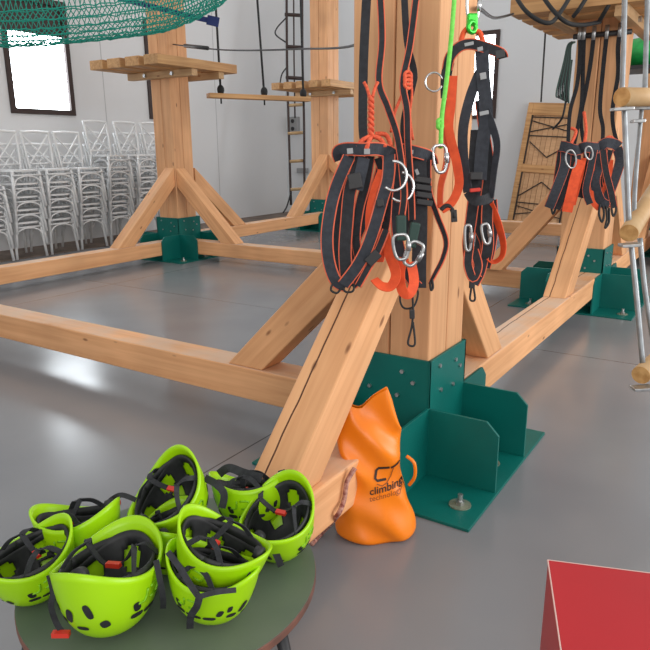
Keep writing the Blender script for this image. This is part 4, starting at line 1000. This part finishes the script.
c = at_d(642, 53, 7.4); tag(MB().ellipsoid(c, (.32, .25, .16), 24, 14).build('equipment_bundle', 'bundle', smooth=True), 'bright green rounded bundle behind the right-hand post', 'bundle'); zs = c.z - .163
c = at_d(640, 82, 7.4); o = thing('shelf_rack', c, 'wooden shelf under the bright green bundle behind log ladder', 'shelf'); MB().box((c.x-.4, c.y-.3, zs-.04), (c.x+.5, c.y+.3, zs)).build('board', 'dark', o); MB().box((c.x-.4, c.y-.3, c.z-.18), (c.x+.5, c.y+.3, c.z-.14)).build('board', 'deck', o)
MB().box((c.x-.42, c.y-.3, -.0), (c.x-.38, c.y+.3, zs)).build('upright', 'deck', o); MB().box((c.x+.46, c.y-.3, 0), (c.x+.50, c.y+.3, zs)).build('upright', 'deck', o)

# ------------------------------------------------------------------ log ladder at the right edge
DG = 2.55
lg = thing('log_ladder', at_d(630, 240, DG), 'hanging ladder of peeled log rungs on grey steel rods', 'ladder')
def rung(x, y, d, x2, y2, d2, R=.036):
    a, b_ = at_d(x, y, d), at_d(x2, y2, d2); o = MB().tube([a, a.lerp(b_, .5), b_], R, 20).build('log_rung', 'log', lg, True)
    n = (a - b_).normalized(); e1 = n.orthogonal().normalized(); e2 = n.cross(e1)
    MB().prism([a + n*.0005 + (e1*cos(2*pi*k/20) + e2*sin(2*pi*k/20))*R*.96 for k in range(20)], n*.002).build('end_grain', 'logend', o)
    return o
rung(622, 97, DG, 690, 97, DG + .35); rung(629, 233, DG, 662, 180, DG + .45); rung(641, 375, DG, 690, 330, DG + .4)
def rod(pts, r=.0105): MB().tube([at_d(*p) for p in spline(pts, 5)], r, 10).build('steel_rod', 'zincd', lg, True)
rod([(625, -15, DG+.06), (623.5, 50, DG+.06), (622, 92, DG+.06)]); rod([(648, -15, DG+.25), (646, 50, DG+.25), (645, 92, DG+.2)])
rod([(624, 104, DG+.02), (626, 150, DG+.02), (629, 225, DG+.03)]); rod([(642, 106, DG+.2), (638, 150, DG+.18), (635, 190, DG+.14), (634, 222, DG+.1)], .009)
rod([(631, 243, DG+.02), (636, 290, DG+.02), (643, 366, DG+.03)]); rod([(640, 238, DG+.12), (645, 290, DG+.14), (653, 340, DG+.16)])
for x, y in ((622, 109), (630, 245), (642, 388)):
    o = block('clamp_plate', lg, x, y, DG-.01, .075, .012, .05, 'zinc', .05)
block('clamp_plate', lg, 642, 108, DG+.2, .08, .014, .05, 'zinc', 0); block('turnbuckle', lg, 638, 121, DG+.18, .05, .014, .04, 'zinc', .05)

# ------------------------------------------------------------------ light
w = bpy.data.worlds.new('hall light'); SC.world = w; w.use_nodes = True
bg = w.node_tree.nodes['Background']; bg.inputs['Color'].default_value = (1.0, .985, .97, 1); bg.inputs['Strength'].default_value = .80
def area(name, loc, target, sx_, sy_, power, col):
    ld = bpy.data.lights.new(name, 'AREA'); ld.shape = 'RECTANGLE'; ld.size = sx_; ld.size_y = sy_; ld.energy = power; ld.color = col
    o = bpy.data.objects.new(name, ld); COL.objects.link(o); o.location = loc
    o.rotation_euler = (V(target) - V(loc)).to_track_quat('-Z', 'Y').to_euler(); return o
# added area lights that mimic windows on the right and behind, outside the view
area('added_light_right', (5.2, 4.5, 2.6), (-2, 4.5, .8), 5.0, 2.6, 330, (1, .98, .95))
area('added_light_behind', (2.0, -2.8, 2.8), (-2.0, 4, .8), 3.5, 2.2, 110, (1, .97, .93))
SC.view_settings.view_transform = 'Standard'; SC.view_settings.look = 'None'; SC.view_settings.exposure = 0; SC.view_settings.gamma = 1
